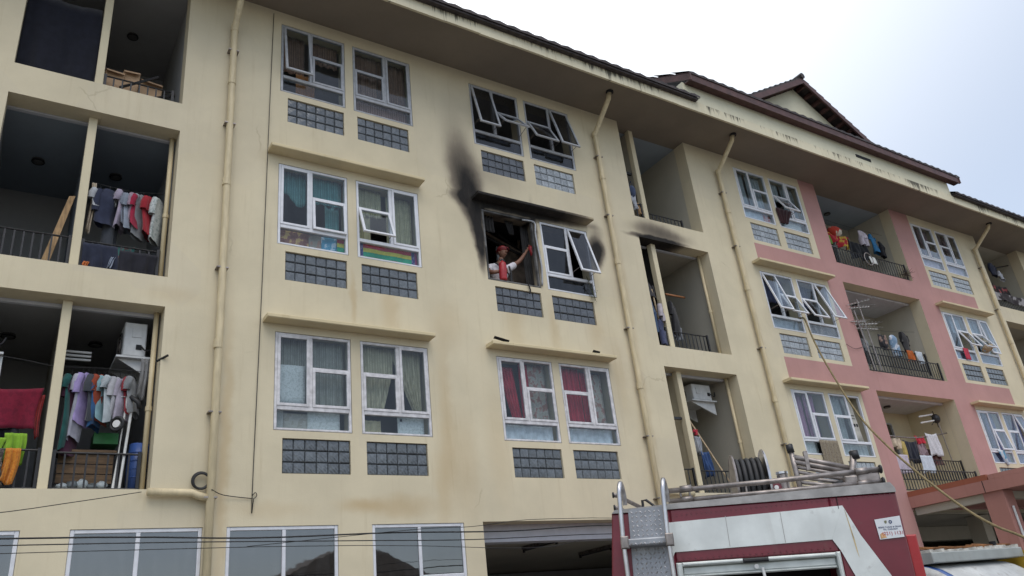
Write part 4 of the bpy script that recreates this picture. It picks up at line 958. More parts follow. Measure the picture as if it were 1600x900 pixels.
board(A + .05, A + .55, BOT + r1, TZ - .02 + r1, c('brown_poster', (.32, .15, .12), (.6, .4, .16), None, 7, .4), 'brown poster with orange marks in the lower left pane of middle row', name='poster', cat='poster', bow=.003)
board(A + .55, A + .76, BOT + r1, TZ - .02 + r1, c('faded_poster', (.33, .3, .25), (.4, .24, .18), None, 6), 'faded beige poster between brown poster and blue cloth', name='poster', cat='poster', bow=.003)
board(A + .76, A + 1.03, BOT + r1, TZ - .02 + r1, c('blue_white', (.12, .36, .52), (.55, .66, .75), None, 6), 'blue and white patterned cloth beside the striped flag end', name='cloth_panel', cat='cloth', bow=.004)
def flag(x0, x1, label, ends):
    z0, z1 = BOT + r1, TZ - .015 + r1; h = z1 - z0; root = thing('striped_banner', label, 'banner', ((x0 + x1) / 2, .1, z0), GSH)
    if ends:
        for a, b in ((x0, x0 + .05), (x1 - .05, x1)):
            s = MB(); s.box(a, b, .098, .104, z0, z1); s.build('purple_end', c('purple_end', (.3, .06, .15)), root)
        for a, b in ((x0 + .05, x0 + .1), (x1 - .11, x1 - .05)):
            s = MB(); s.box(a, b, .097, .103, z0, z1); s.build('blue_band', c('blue_band', (.08, .09, .27), (.25, .2, .35), None, 16), root)
        x0, x1 = x0 + .101, x1 - .111
    for nm, a, b, cc in (('red_stripe', .76, 1, (.56, .04, .06)), ('yellow_stripe', .52, .76, (.68, .6, .09)), ('green_stripe', .24, .52, (.03, .36, .2)), ('red_stripe', 0, .24, (.58, .06, .08))):
        s = MB(); n_ = 10
        for i in range(n_): s.box(x0 + (x1 - x0) * i / n_, x0 + (x1 - x0) * (i + 1) / n_, .098, .104, z0 + h * a + .0005, z0 + h * b + .006 * math.sin(i * 1.3) * (0 < b < 1))
        s.build(nm, c(nm, cc, None, None, 5, .25), root)
flag(A + 1.39, A + 2.5, 'long red, yellow and green striped banner with purple ends under the tilted vent', True)
flag(A + 1.03, A + 1.15, 'short end of red yellow green flag right of the blue cloth', False)
curtain(A + 1.4, A + 1.9, 5.66 + r1, TOP + r1, khk, 'khaki pleated curtain in the upper left pane above the open vent', y=.19)
curtain(A + 1.38, A + 1.68, TZ + .04 + r1, 5.68 + r1, khk, 'khaki curtain seen through the open vent beside the banner', y=.2)
curtain(A + 1.98, A + 2.47, TZ + .06 + r1, TOP + r1 - .06, khk, 'khaki pleated curtain filling the tall right pane over the banner', y=.18)
# top row, first column
orange = c('orange_drape', (.36, .16, .05), (.24, .1, .04), 'stripe', 10); brn = c('brown_drape', (.24, .15, .11), (.16, .1, .075), 'stripe', 9); brn2 = c('dusty_pink_drape', (.32, .2, .16), (.2, .12, .1), 'stripe', 7)
curtain(A + .33, A + .68, BOT + r2, TZ + .3 + r2, orange, 'orange curtain gathered below the propped open top left window', y=.2)
curtain(A + .06, A + .5, TZ + .3 + r2, TOP + r2, brn, 'brown curtain behind the propped open pane of the top left window', y=.24)
curtain(A + .6, A + 1.12, 5.72 + r2, TOP + r2, brn, 'brown curtain behind the top fixed pane next to the propped pane', y=.22)
curtain(A + 1.39, A + 1.92, TZ + r2, TOP + r2, brn, 'brown curtain on the left half of the closed top window', y=.17)
curtain(A + 1.93, A + 2.5, TZ + r2, TOP + r2, brn, 'brown curtain on the right half of the closed top window', y=.18)
curtain(A + 1.39, A + 2.49, BOT + r2, TZ + r2, brn2, 'dusty pink cloth with stains across the lower pane of the closed top window', y=.14, amp=.01, name='cloth_panel', cat='cloth', group=GSH)
# second column
red = c('red_drape', (.48, .03, .055), (.34, .02, .04), 'stripe', 5); flo = c('floral_drape', (.44, .41, .35), (.36, .2, .17), None, 8)
curtain(B + .1, B + .55, TZ + .03, TOP - .1, red, 'red curtain swept aside in the left pane of the lowest middle window', y=.17, left=lambda t: B + .1 + .25 * t, right=lambda t: B + .42 + .12 * t)
curtain(B + .56, B + .76, TZ + .03, TOP, red, 'narrow red curtain beside the floral one in the lowest middle window', y=.18)
curtain(B + .75, B + 1.14, TZ + .03, TOP, flo, 'cream floral curtain with red flowers in the left lowest middle window', y=.19)
curtain(B + 1.5, B + 1.9, TZ + .03, TOP, red, 'red curtain over the small right vent of the lowest middle window', y=.17)
curtain(B + 1.93, B + 2.2, TZ + .05, TOP - .05, red, 'red curtain strip left of the narrow floral curtain', y=.18)
curtain(B + 2.17, B + 2.46, TZ + .05, TOP - .05, flo, 'narrow floral curtain at the right edge of the lowest middle window', y=.19)
curtain(B + .05, B + 1.1, BOT, TZ - .03, c('white_sheet', (.6, .63, .66)), 'white sheet across the lower left pane under the red curtains', y=.11, amp=.008, name='cloth_panel', cat='cloth', group=GSH)
curtain(B + 1.39, B + 2.46, BOT, TZ - .03, c('white_sheet', (.6, .63, .66)), 'creased white sheet across the lower right pane under the red curtains', y=.11, amp=.016, folds=5, name='cloth_panel', cat='cloth', group=GSH)
# right block, first window column
pnk = c('pink_drape', (.42, .22, .33), (.34, .18, .28), 'stripe', 7); gry = c('grey_net', (.35, .38, .38), (.28, .31, .31), 'stripe', 8); pale = c('pale_net', (.4, .44, .45), (.34, .38, .4), 'stripe', 6)
curtain(C_ + .05, C_ + .52, TZ, TOP, pnk, 'pink curtain in the tall left pane of the window above the roof ladder', y=.17)
curtain(C_ + .6, C_ + 1.0, TZ, TOP, pnk, 'pink curtain in the small panes next to the tall pink one', y=.18, right=lambda t: C_ + 1.0 - .1 * t)
board(C_ + .04, C_ + .58, BOT, TZ - .02, m_wb, 'pale blue white board in the pane behind the roof ladder', y=.1)
curtain(C_ + .5, C_ + 1.16, 4.5, TZ + .0, c('brown_weave', (.24, .2, .14), (.15, .12, .09), None, 30), 'coarse brown mat hung out under the pink curtained vent', y=-.035, amp=.008, name='hanging_mat', cat='mat', group=None)
curtain(C_ + 1.38, C_ + 1.92, TZ, TOP, gry, 'grey net curtain left of the cardboard panel', y=.17)
cb = board(C_ + 1.92, C_ + 2.28, TZ + .02, TOP - .05, c('lettered_board', (.42, .41, .36), None, None, 5), 'slanted cardboard panel with dark marks filling a missing pane', y=.1, tilt=.12, name='lettered_cardboard', cat='cardboard')
for q, (u, v, wd, ht) in enumerate(((.12, .2, .05, .03), (.1, .36, .2, .02), (.12, .43, .16, .015), (.14, .55, .08, .07), (.25, .55, .06, .07))):
    s = MB(); x = C_ + 1.95 + u + .12 * v; z = TOP - .05 - v * 1.1; s.box(x, x + wd, .095, .0985, z - ht, z); s.build('printed_mark', m_dark, cb)
curtain(C_ + 1.39, C_ + 2.46, BOT, TZ - .02, c('grey_white_sheet', (.42, .44, .43)), 'grey white sheet below the cardboard panel', y=.11, amp=.006, name='cloth_panel', cat='cloth', group=GSH)
for i, (a, b) in enumerate(((.05, 1.08), (1.39, 2.42))):
    board(C_ + a, C_ + b, BOT + r1, TZ - .02 + r1, c('frosted_panel', (.4, .43, .46)), ('left', 'right')[i] + ' pale frosted panel below the four propped open windows', y=.1)
    curtain(C_ + a, C_ + b - .4 * i, TZ + .5 + r1, TOP + r1, c('navy_drape', (.05, .055, .1)), ('left', 'right')[i] + ' dark navy curtain inside the four propped open windows', y=.26)
curtain(C_ + .05, C_ + .52, TZ + r2, TOP + r2, pale, 'pale net curtain in the tall left pane of the top window by the pink wall', y=.17)
curtain(C_ + .6, C_ + 1.15, TZ + r2, TOP + r2, pale, 'pale net curtain in the small panes left of the dark hanging cloth', y=.17)
curtain(C_ + 1.39, C_ + 1.9, 5.68 + r2, TOP + r2, pale, 'pale net curtain above the vent with the dark hanging cloth', y=.18)
curtain(C_ + 1.95, C_ + 2.48, TZ + r2, TOP + r2, gry, 'grey net curtain in the tall pane next to the pink pier', y=.17)
board(C_ + .05, C_ + .85, BOT + r2, TZ - .02 + r2, c('white_blue_board', (.55, .6, .66)), 'blue white board in the lower left pane of the top window by the pink wall', y=.1)
board(C_ + .86, C_ + 1.13, BOT + r2, TZ - .02 + r2, c('pink_red_poster', (.5, .33, .33), (.4, .06, .04), None, 4), 'pink and red poster beside the blue white board', y=.1, name='poster', cat='poster')
board(C_ + 1.4, C_ + 2.38, BOT + r2, TZ - .02 + r2, m_wb, 'white board below the dark hanging cloth', y=.1)
curtain(C_ + 1.42, C_ + 1.95, 4.82 + r2, 5.28 + r2, c('maroon_black', (.045, .02, .022)), 'dark maroon cloth hung out of the open top vent by the pink pier', y=-.05, name='hanging_cloth', cat='cloth', group=None, left=lambda t: C_ + 1.3 + .05 * t, right=lambda t: C_ + 1.95 - .35 * t)
# right block, second window column
mauve = c('mauve_drape', (.25, .17, .18), (.19, .12, .13), 'stripe', 8); pinkw = c('pinkish_white', (.5, .41, .47))
for i, (a, b) in enumerate(((.05, .52), (.6, 1.14), (1.39, 1.9), (1.96, 2.48))):
    n_ = ('leftmost', 'second', 'third', 'rightmost')[i]
    curtain(D2 + a, D2 + b, TZ + r2, TOP + r2, mauve, n_ + ' of four mauve brown curtains in the top right window pair', y=.17)
    curtain(D2 + a, D2 + b, TZ + (.6 if i in (1, 2) else 0) + r1, TOP + r1, c('ice_blue_drape', (.34, .4, .43), (.28, .34, .38), 'stripe', 6), n_ + ' of four pale blue curtains in the window above the porch', y=.17)
    curtain(D2 + a, D2 + b, TZ, TOP, c('violet_blue_drape', (.16, .17, .3), (.13, .12, .24), 'stripe', 6), n_ + ' of four violet blue curtains in the window just over the porch', y=.17)
for i, (a, b) in enumerate(((.05, 1.12), (1.39, 2.47))):
    n_ = ('left', 'right')[i]
    board(D2 + a, D2 + b, BOT + r2, TZ - .02 + r2, pinkw, n_ + ' pinkish white sheet below the mauve brown curtains', y=.1, name='cloth_panel', cat='cloth')
    board(D2 + a, D2 + b, BOT, TZ - .02, c('violet_panel', (.15, .15, .3)), n_ + ' violet cloth in the lower panes just over the porch', y=.1, name='cloth_panel', cat='cloth')
    board(D2 + a, D2 + b, BOT + r1, TZ - .02 + r1, c('blue_white2', (.3, .35, .44)) if i == 0 else c('grey_blue', (.2, .23, .28)), n_ + ' blue grey cloth in the lower panes under the pale blue curtains', y=.1, name='cloth_panel', cat='cloth')
curtain(23.32, 23.6, 7.76, 8.12, c('coral_red', (.46, .04, .07)), 'coral red cloth draped out over the sill of the pale blue curtained window', y=-.03, amp=.012, name='hanging_cloth', cat='cloth', group=None)
curtain(23.22, 23.56, 4.68, 5.1, c('white_blue_towel', (.5, .55, .6), (.1, .3, .45), None, 3), 'white and blue towel hung out of the window just over the porch', y=-.035, amp=.012, name='hanging_cloth', cat='cloth', group=None, left=lambda t: 23.2 + .28 * t, right=lambda t: 23.58 - .04 * t)
s = MB(); s.ell((24.62, -.1, 8.22), .16, .1, .09, 14, 8); s.ring((24.62, -.1, 8.2), (.2, .5, 1), .15, .03, 18, 6); o = s.build('straw_hat', m_palewood, None, True, loc=(24.62, -.1, 8.12)); tag(o, 'straw hat wedged in the propped open vent above the porch', 'hat')

curtain(8.13, 8.31, 7.76, 9.16, m_burnt, 'charred curtain remnant hanging down the right side of the burnt window', y=.2, amp=.02, folds=3)
curtain(7.2, 7.5, 8.85, 9.2, m_burnt, 'short charred rag hanging from the top left of the burnt window', y=.16, amp=.02, folds=4)
curtain(7.75, 7.95, 8.9, 9.2, m_burnt, 'torn black strip hanging above the red helmet in the burnt window', y=.18, amp=.02, folds=3, left=lambda t: 7.75 + .1 * t)

# ================================================================= LAUNDRY
def line(P, label, r_=.004):
    s = MB(); s.tube(smooth(P, 6), r_, 5); o = s.build('clothes_line', m_rubber if r_ < .006 else m_galv, None, True, loc=P[0]); tag(o, label, 'clothes line', 'clothes lines on the balconies')
def garment(x, y, z, m, label, yaw=0., width=.42, thick=.09, drop=.62, kind='shirt', group='laundry on the balconies', sleeve=None, name=None):
    """a hollow hanging garment: shoulders at z, body lofted down with folds, short sleeves drooping at both sides"""
    yaw += random.uniform(-.2, .2); z += random.uniform(-.035, .02); drop *= random.uniform(.9, 1.08); ca, sa = math.cos(yaw), math.sin(yaw); ph = random.uniform(0, 6); s = MB(); n_, rows = 20, 10; V = []; F = []
    W = lambda a, b, h: (x + a * ca - b * sa, y + a * sa + b * ca, z + h)
    for j in range(rows + 1):
        v = j / rows; wx = width * .5 * (.42 + .58 * min(1, v * 6)) * (1 - .06 * math.sin(v * 5 + ph)); ty = thick * .5 * (.35 + .65 * min(1, v * 3)) * (1 + .25 * math.sin(v * 6 + ph)); dz = -drop * v + (.012 * math.sin(v * 3) if j else 0)
        for k in range(n_):
            a = 2 * math.pi * k / n_; f = 1 + (.34 * math.sin(3 * a + ph + v * 2) + .2 * math.sin(7 * a - ph)) * v
            V.append(W(wx * math.cos(a) * (1 if abs(math.cos(a)) > .1 else .9), ty * math.sin(a) * f + .02 * math.sin(v * 4 + ph), dz - (.03 * v * math.sin(2 * a + ph))))
    for j in range(rows):
        for k in range(n_): F.append((j * n_ + k, j * n_ + (k + 1) % n_, (j + 1) * n_ + (k + 1) % n_, (j + 1) * n_ + k))
    s.add(V, F)
    if kind == 'shirt':
        sl_ = sleeve or random.uniform(.13, .28)
        for d in (-1, 1): s.tube([W(d * width * .40, 0, -.05), W(d * (width * .52), .01, -.05 - sl_ * .5), W(d * (width * .50), .02, -.05 - sl_)], [.05, .055, .05], 8, caps=False)
    if kind == 'trousers':
        for d in (-1, 1): s.tube([W(d * width * .25, 0, -drop * .9), W(d * width * .27, .01, -drop * 1.4), W(d * width * .26, 0, -drop * 1.9)], [thick * .62, thick * .6, thick * .55], 10, caps=False)
    nm = name or ('hanging_shirt' if kind == 'shirt' else ('hanging_trousers' if kind == 'trousers' else 'hanging_cloth'))
    o = s.build(nm, m, None, True, loc=(x, y, z - drop)); tag(o, label, {'shirt': 'shirt', 'trousers': 'trousers'}.get(kind, 'cloth'), group)
    if kind == 'shirt':
        q = MB(); q.tube([W(-width * .3, 0, -.01), W(0, 0, .03), W(width * .3, 0, -.01)], .005, 5); q.tube([W(0, 0, .03), W(0, 0, .08), W(0, .02, .09)], .003, 5); q.build('hanger', m_black_metal, o)
    return o
def drape(x0, x1, y, z0, z1, m, label, over=.0, amp=.012, name='hanging_cloth', cat='cloth', group='laundry on the balconies', skew=0., yx=0.):
    ph = random.uniform(0, 6)
    def fn(u, v):
        vv = v; yy = y - (.03 if over else 0) + yx * u
        z = z1 + (z0 - z1) * vv + .02 * math.sin(u * 3.1 + ph) * vv
        sag = min(.05, .09 * abs(x1 - x0)) * math.sin(math.pi * u) * (1 - v) if not over else 0
        return (x0 + (x1 - x0) * (u + .05 * (u - .5) * math.sin(v * 3 + ph)) + skew * v + .012 * math.sin(v * 4 + ph), yy + (amp + .02) * (math.sin(u * 13 + ph + 1.5 * v) + .5 * math.sin(u * 29 + 2 * ph - v * 2)) * (.25 + .75 * v), z - sag + .025 * math.sin(u * 7 + ph) * v)
    s = MB(); s.sheet(fn, 26, 10, .006); o = s.build(name, m, None, True, loc=((x0 + x1) / 2, y, z0)); return tag(o, label, cat, group)
GL3 = 'shirts on the line of the middle left balcony'; GL2 = 'shirts on the line of the lowest left balcony'
line([(.58, .35, 8.42), (.9, .35, 8.39), (1.2, .35, 8.38), (1.62, .35, 8.45)], 'sagging clothes line with shirts across the middle left balcony')
NV = c('navy', (.025, .03, .055)); LV = c('lavender_grey', (.3, .26, .33)); SG = c('slate_grey', (.17, .19, .23)); GR = c('mid_grey', (.2, .21, .22)); RD = c('bright_red', (.29, .02, .03)); CR = c('crimson', (.3, .02, .05)); WT_ = c('grey_white_print', (.46, .49, .48), (.28, .32, .31), None, 18); CH = c('charcoal', (.05, .055, .065))
drape(.62, .68, .33, 7.55, 8.4, c('cream_roll', (.5, .42, .32)), 'long cream cloth hanging at the left end of the shirt line', amp=.02, group=GL3)
garment(.74, .36, 8.33, c('dull_white', (.33, .34, .36)), 'dull white shirt partly behind the navy jacket', R(40), .3, .1, .3, group=GL3)
garment(.86, .33, 8.34, NV, 'large navy jacket on the shirt line of the middle left balcony', R(20), .34, .2, .62, group=GL3, sleeve=.35)
garment(.94, .45, 8.30, CH, 'charcoal trousers hanging behind the navy jacket', R(60), .25, .14, .5, 'trousers', GL3)
drape(.935, .975, .26, 8.02, 8.33, c('white_check', (.5, .5, .48), (.15, .15, .15), None, 20), 'small black and white cloth strip between navy jacket and lavender shirt', group=GL3)
for i, (x, m, lb, dr) in enumerate(((1.035, LV, 'lavender grey long sleeved shirt right of the black and white strip', .68), (1.10, SG, 'slate grey shirt just right of the lavender one', .6), (1.16, c('blue_grey', (.22, .25, .3)), 'blue grey shirt in the middle of the shirt line', .6), (1.22, c('mauve_stripe', (.4, .3, .35), (.14, .1, .13), 'hstripe', 16), 'mauve striped shirt next to the crimson one', .62), (1.265, CR, 'crimson shirt in the middle of the line', .55), (1.325, GR, 'grey trousers between the crimson and first bright red shirt', .68), (1.40, RD, 'first bright red shirt right of the grey trousers', .68), (1.475, c('bright_red2', (.27, .018, .026)), 'second bright red shirt next to the white printed shirt', .68), (1.545, WT_, 'white printed shirt at the right end of the line', .74))):
    garment(x, .36 + .02 * (i % 2), 8.32, m, lb, R(62 + 14 * math.sin(i * 2.3)), .34, .085, dr, group=GL3)
drape(.60, 1.06, .235, 6.86, 7.34, c('navy_sheet', (.02, .024, .042)), 'navy sheet with grey corners over the left of the balcony railing', over=1, group='cloths over the balcony railings')
drape(.98, 1.04, .215, 6.98, 7.16, c('grey_corner', (.3, .34, .42)), 'pale grey flap on the navy sheet', over=1, group='cloths over the balcony railings', skew=-.08)
drape(.63, .70, .215, 6.92, 7.04, c('orange_rag', (.5, .15, .04)), 'small orange rag at the left foot of the balcony railing', over=1, group='cloths over the balcony railings')
drape(1.07, 1.56, .235, 6.84, 7.3, c('black_sheet', (.016, .016, .022)), 'black sheet over the right of the balcony railing beside the navy sheet', over=1, group='cloths over the balcony railings')
drape(.86, 1.3, .5, 7.3, 7.55, c('teal_red_heap', (.08, .22, .2), (.3, .1, .1), None, 5), 'folded teal and red cloth stacked behind the railing', amp=.03)
# plank, middle left balcony
s = MB(); s.add([(.36, .5, 8.2), (.44, .5, 8.22), (.22, .3, 6.95), (.12, .3, 6.95), (.36, .53, 8.2), (.44, .53, 8.22), (.22, .33, 6.95), (.12, .33, 6.95)], [(0, 1, 2, 3), (7, 6, 5, 4), (0, 4, 5, 1), (1, 5, 6, 2), (2, 6, 7, 3), (3, 7, 4, 0)]); o = s.build('wooden_plank', m_wood, None, loc=(.17, .3, 6.95)); tag(o, 'orange brown wooden plank leaning inside the middle left balcony', 'plank')
# top left balcony
drape(-.57, .45, .2, 9.94, 11.52, c('black_tarp', (.010, .011, .018)), 'large black cloth curtaining off the left half of the top balcony', amp=.012, name='black_cloth_screen', group=None)
for i, (x0, x1, z0, z1, yw, lb) in enumerate(((.58, .86, 10.2, 10.56, .1, 'left cardboard box on the top left balcony'), (.83, 1.08, 10.2, 10.66, -.05, 'tallest cardboard box between the two others on the top balcony'), (1.1, 1.44, 10.2, 10.58, .12, 'right cardboard box under the leaning stick on the top balcony'))):
    s = MB(); y = .4 + .04 * i; f = lambda X, Y, Z, q=yw, cx=(x0 + x1) / 2: (cx + (X - cx) * math.cos(q) - (Y - y) * math.sin(q) + .06 * (Z - z0), y + (X - cx) * math.sin(q) + (Y - y) * math.cos(q), Z)
    s.bbox(x0, x1, y, y + .3, z0, z1, .01, 0, f); o = s.build('cardboard_box', m_card, None, loc=((x0 + x1) / 2, y, z0)); tag(o, lb, 'box', 'cardboard boxes on the top balcony')
    q = MB(); q.add([f(x0, y - .004, z1), f(x1, y - .004, z1), f(x1 - .02, y - .07, z1 - .08), f(x0 + .02, y - .07, z1 - .08), f(x0, y + .002, z1 + .004), f(x1, y + .002, z1 + .004), f(x1 - .02, y - .066, z1 - .076), f(x0 + .02, y - .066, z1 - .076)], [(0, 1, 2, 3), (7, 6, 5, 4), (0, 4, 5, 1), (1, 5, 6, 2), (2, 6, 7, 3), (3, 7, 4, 0)]); q.build('flap', m_card, o)
s = MB(); s.box(.58, 1.6, .4, .9, 10.14, 10.19); s.box(.6, .66, .6, .66, 9.9, 10.14); s.box(1.5, 1.56, .6, .66, 9.9, 10.14); o = s.build('low_shelf', m_wood, None, loc=(1.05, .8, 9.92)); tag(o, 'low wooden shelf under the cardboard boxes', 'shelf')
for P, lb in (([(.82, .32, 10.2), (1.36, .36, 10.62)], 'black stick leaning up across the cardboard boxes'), ([(1.3, .28, 10.12), (1.62, .3, 10.28)], 'short black stick at the right end of the top balcony')):
    s = MB(); s.tube(P, .022, 6); o = s.build('black_stick', m_black_metal, None, loc=P[0]); tag(o, lb, 'stick', 'sticks on the top balcony')
# hanging junk near the ceiling, top left
for q in range(4):
    s = MB(); x = -.1 + .12 * q; s.tube([(x, .4, 12.1 + .05 * q), (x + .2, .5, 12.2), (x + .35, .42, 12.32)], .012, 5); o = s.build('curled_wire', m_galv, None, True, loc=(x, .4, 12.1)); tag(o, ('leftmost', 'second', 'third', 'rightmost')[q] + ' curled grey wire in the tangle above the black cloth', 'wire', 'tangle of wires above the black cloth')
# lowest left balcony
line([(-1.0, .3, 5.70), (.1, .3, 5.58), (.46, .28, 5.52), (1.0, .35, 5.56), (1.62, .35, 5.56)], 'blue clothes line wrapped round the lowest balcony post', .005)
drape(-.5, .37, .32, 4.69, 5.23, c('maroon_blanket', (.17, .012, .03), (.13, .01, .025), None, 12), 'maroon blanket on the line of the lowest left balcony')
drape(.35, .41, .36, 4.6, 5.15, c('red_strip', (.3, .03, .03)), 'narrow red cloth at the right edge of the maroon blanket')
drape(-.5, .06, .33, 4.3, 4.56, c('lime_towel', (.18, .33, .03)), 'lime green towel under the maroon blanket', over=1)
drape(.04, .27, .33, 4.22, 4.62, c('lime_towel', (.18, .33, .03)), 'second lime green towel left of the balcony post', over=1, skew=.02)
drape(-.2, .18, .36, 4.5, 4.72, c('black_bundle', (.018, .02, .025)), 'black bundle of clothes on top of the lime green towel', amp=.03)
drape(.08, .24, .2, 3.96, 4.4, c('orange_towel', (.5, .2, .03), (.42, .14, .02), None, 30), 'orange towel hanging over the lowest balcony railing', over=1, skew=-.03)
drape(-.35, .085, .215, 3.95, 4.39, c('camo', (.05, .04, .035), (.15, .13, .11), None, 22), 'dark mottled camouflage cloth beside the orange towel', over=1)
for i, (x, m, lb, dr, wd, yw, kd) in enumerate(((.69, c('dark_teal', (.015, .07, .065)), 'dark teal long dress next to the balcony post', 1.0, .34, 60, 'shirt'), (.76, c('plum_black', (.06, .02, .04)), 'plum black dress between teal and grey dress', .98, .34, 55, 'shirt'), (.815, c('silver_grey', (.3, .3, .35)), 'long silver grey dress left of the lilac shirt', .92, .3, 70, 'shirt'), (.885, c('lilac', (.3, .24, .45)), 'lilac shirt with short sleeves, brightest on the lowest balcony line', .78, .4, 58, 'shirt'),
        (.955, CH, 'charcoal shirt behind the lilac shirt', .6, .36, 70, 'shirt'), (1.005, c('denim_blue', (.03, .09, .2)), 'denim blue shirt right of the charcoal one', .68, .38, 60, 'shirt'), (1.075, c('rust_red', (.25, .05, .025)), 'rust red T-shirt right of the denim blue shirt', .68, .42, 48, 'shirt'), (1.135, c('sea_blue', (.2, .33, .36)), 'sea blue shirt right of the rust red one', .66, .4, 58, 'shirt'), (1.2, c('pale_blue_grey', (.36, .4, .42)), 'pale blue grey shirt above the trolley handle', .66, .42, 50, 'shirt'),
        (1.27, c('light_grey', (.36, .36, .38)), 'light grey shirt left of the lilac grey one', .6, .4, 48, 'shirt'), (1.335, c('lilac_grey', (.34, .31, .37)), 'lilac grey shirt right of the light grey one', .55, .36, 55, 'shirt'), (1.395, c('red_mix', (.25, .03, .04)), 'red shirt under the air conditioner bracket', .5, .3, 60, 'shirt'), (1.44, GR, 'mid grey shirt nearest the pipe under the air conditioner', .55, .36, 55, 'shirt'))):
    garment(x, .38 + .02 * (i % 2), 5.46, m, lb, R(yw), wd, .085, dr, kd, GL2)
drape(1.5, 1.6, .34, 5.15, 5.75, c('grey_coat', (.2, .2, .2)), 'grey coat hanging beside the pipe under the air conditioner')
# white hand trolley standing behind the railing
tr = thing('hand_trolley', 'white tubular hand trolley with a small wheel in front of the hanging shirts', 'trolley', (1.28, .27, 3.9))
s = MB(); s.tube([(1.10, .27, 5.14), (1.37, .27, 5.16), (1.30, .27, 3.9)], .019, 8); s.build('handle_frame', m_lead, tr)
s = MB(); s.tube([(1.44, .28, 5.13), (1.375, .28, 3.9)], .018, 8); s.build('side_tube', m_lead, tr); s = MB(); s.tube([(1.37, .27, 4.95), (1.43, .28, 4.95)], .014, 6); s.build('cross_bar', m_lead, tr)
s = MB(); s.ring((1.27, .25, 4.78), (.7, 1, 0), .085, .022, 20, 8); wh = s.build('wheel', m_rubber, tr, True); s = MB(); s.disc((1.27, .25, 4.78), (.7, 1, 0), .05, .03, 14); s.build('hub', m_lead, wh)
s = MB(); s.tube([(1.40, .24, 5.16), (1.5, .22, 5.08), (1.52, .22, 5.0)], .03, 8); s.build('grip', m_rubber, tr, True)
s = MB(); s.tube([(1.60, .42, 4.55), (1.58, .42, 4.2), (1.57, .42, 3.95)], [.13, .125, .11], 16); o = s.build('blue_bucket', plain('blue_plastic', (.03, .07, .22), .4), None, True, loc=(1.58, .42, 3.95)); tag(o, 'dark blue ribbed bucket beside the trolley on the lowest balcony', 'bucket')
for k in range(4):
    q = MB(); q.ring((1.59, .42, 4.1 + .11 * k), (0, 0, 1), .128, .008, 18, 5); q.build('rib', plain('blue_plastic', (.03, .07, .22)), o)
wt = thing('low_cabinet', 'old brown low cabinet of boards behind the lowest balcony railing', 'cabinet', (.98, .5, 3.9))
for k in range(3):
    s = MB(); s.box(.66, 1.3, .45 + .01 * k, .49, 4.04 + .13 * k, 4.155 + .13 * k); s.build('board', plain('dark_old_wood', (.12, .075, .04), .75, .35, 4, .2, stretch=(1, 8, 8)), wt)
s = MB(); s.box(.63, 1.33, .42, .8, 4.44, 4.47); s.build('top', plain('dark_old_wood', (.12, .075, .04)), wt)
for k in range(5):
    s = MB(); x = .74 + .11 * k; s.ell((x, .36, 3.98 + .015 * (k % 3)), .075, .05, .04 + .012 * (k % 3), 14, 9); s.v = [(a + random.uniform(-.012, .012), b_, c_ + random.uniform(-.012, .012)) for a, b_, c_ in s.v]; o = s.build('plastic_bag', plain('grey_bag_%d' % (k % 2), ((.35, .4, .42), (.1, .12, .13))[k % 2], .4), None, True, loc=(x, .36, 3.94)); tag(o, ('first', 'second', 'third', 'fourth', 'fifth')[k] + ' crumpled plastic bag from the post, at the foot of the cabinet', 'bag', 'plastic bags on the lowest balcony')
s = MB(); s.box(1.05, 1.35, .6, .9, 4.6, 4.75); o = s.build('green_crate', plain('green_plastic', (.03, .2, .05), .4), None, loc=(1.2, .75, 4.6)); tag(o, 'green plastic crate under the hanging shirts', 'crate')

# air conditioners
def aircon(x0, x1, y0, y1, z0, z1, lb, dark=False, front='x'):
    r_ = thing('air_conditioner', lb, 'air conditioner', ((x0 + x1) / 2, (y0 + y1) / 2, z0), 'outdoor air conditioner units')
    s = MB(); s.bbox(x0, x1, y0, y1, z0, z1, .015); s.build('case', m_acw, r_)
    s = MB(); s.box(x0 + .1, x0 + .22, y0 - .012, y0 - .001, z1 - .22, z1 - .09); s.build('service_cover', m_acw, r_); s = MB(); s.box(x1 - .13, x1 - .06, y0 - .014, y0 - .001, z0 + .1, z0 + .17); s.build('port', m_dark, r_)
    s = MB(); s.disc((x0 - .004, (y0 + y1) / 2, (z0 + z1) / 2), (1, 0, 0), min(y1 - y0, z1 - z0) * .42, .012, 24); g_ = s.build('fan_opening', m_dark, r_)
    for k in range(4):
        q = MB(); q.ring((x0 - .014, (y0 + y1) / 2, (z0 + z1) / 2), (1, 0, 0), (k + 1) * min(y1 - y0, z1 - z0) * .1, .004, 22, 5); q.build('grille_ring', m_galv, g_)
    for yy in (y0 + .06, y1 - .06):
        s = MB(); s.add([(x0 - .05, yy, z0 - .03), (x1 + .1, yy, z0 - .03), (x1 + .1, yy, z0 - .3), (x0 - .05, yy + .03, z0 - .03), (x1 + .1, yy + .03, z0 - .03), (x1 + .1, yy + .03, z0 - .3)], [(0, 1, 2), (5, 4, 3), (0, 3, 4, 1), (2, 1, 4, 5), (0, 2, 5, 3)]); s.build('bracket', m_acw, r_)
    s = MB(); s.box(x0 - .08, x1 + .1, y0 - .02, y1 + .02, z0 - .03, z0 - .002); s.build('shelf_plate', m_acw, r_)
    s = MB(); s.tube(smooth([(x1 - .06, y0 - .02, z0 + .14), (x1 - .02, y0 - .06, z0 + .08), (x1 + .06, y0 - .03, z0 + .1), (x1 + .1, y0, z0 + .2)], 4), .012, 6); s.build('pipe', m_rubber, r_, True)
aircon(1.27, 1.56, .42, 1.15, 5.80, 6.30, 'white air conditioner unit high in the lowest left balcony beside the pipe')
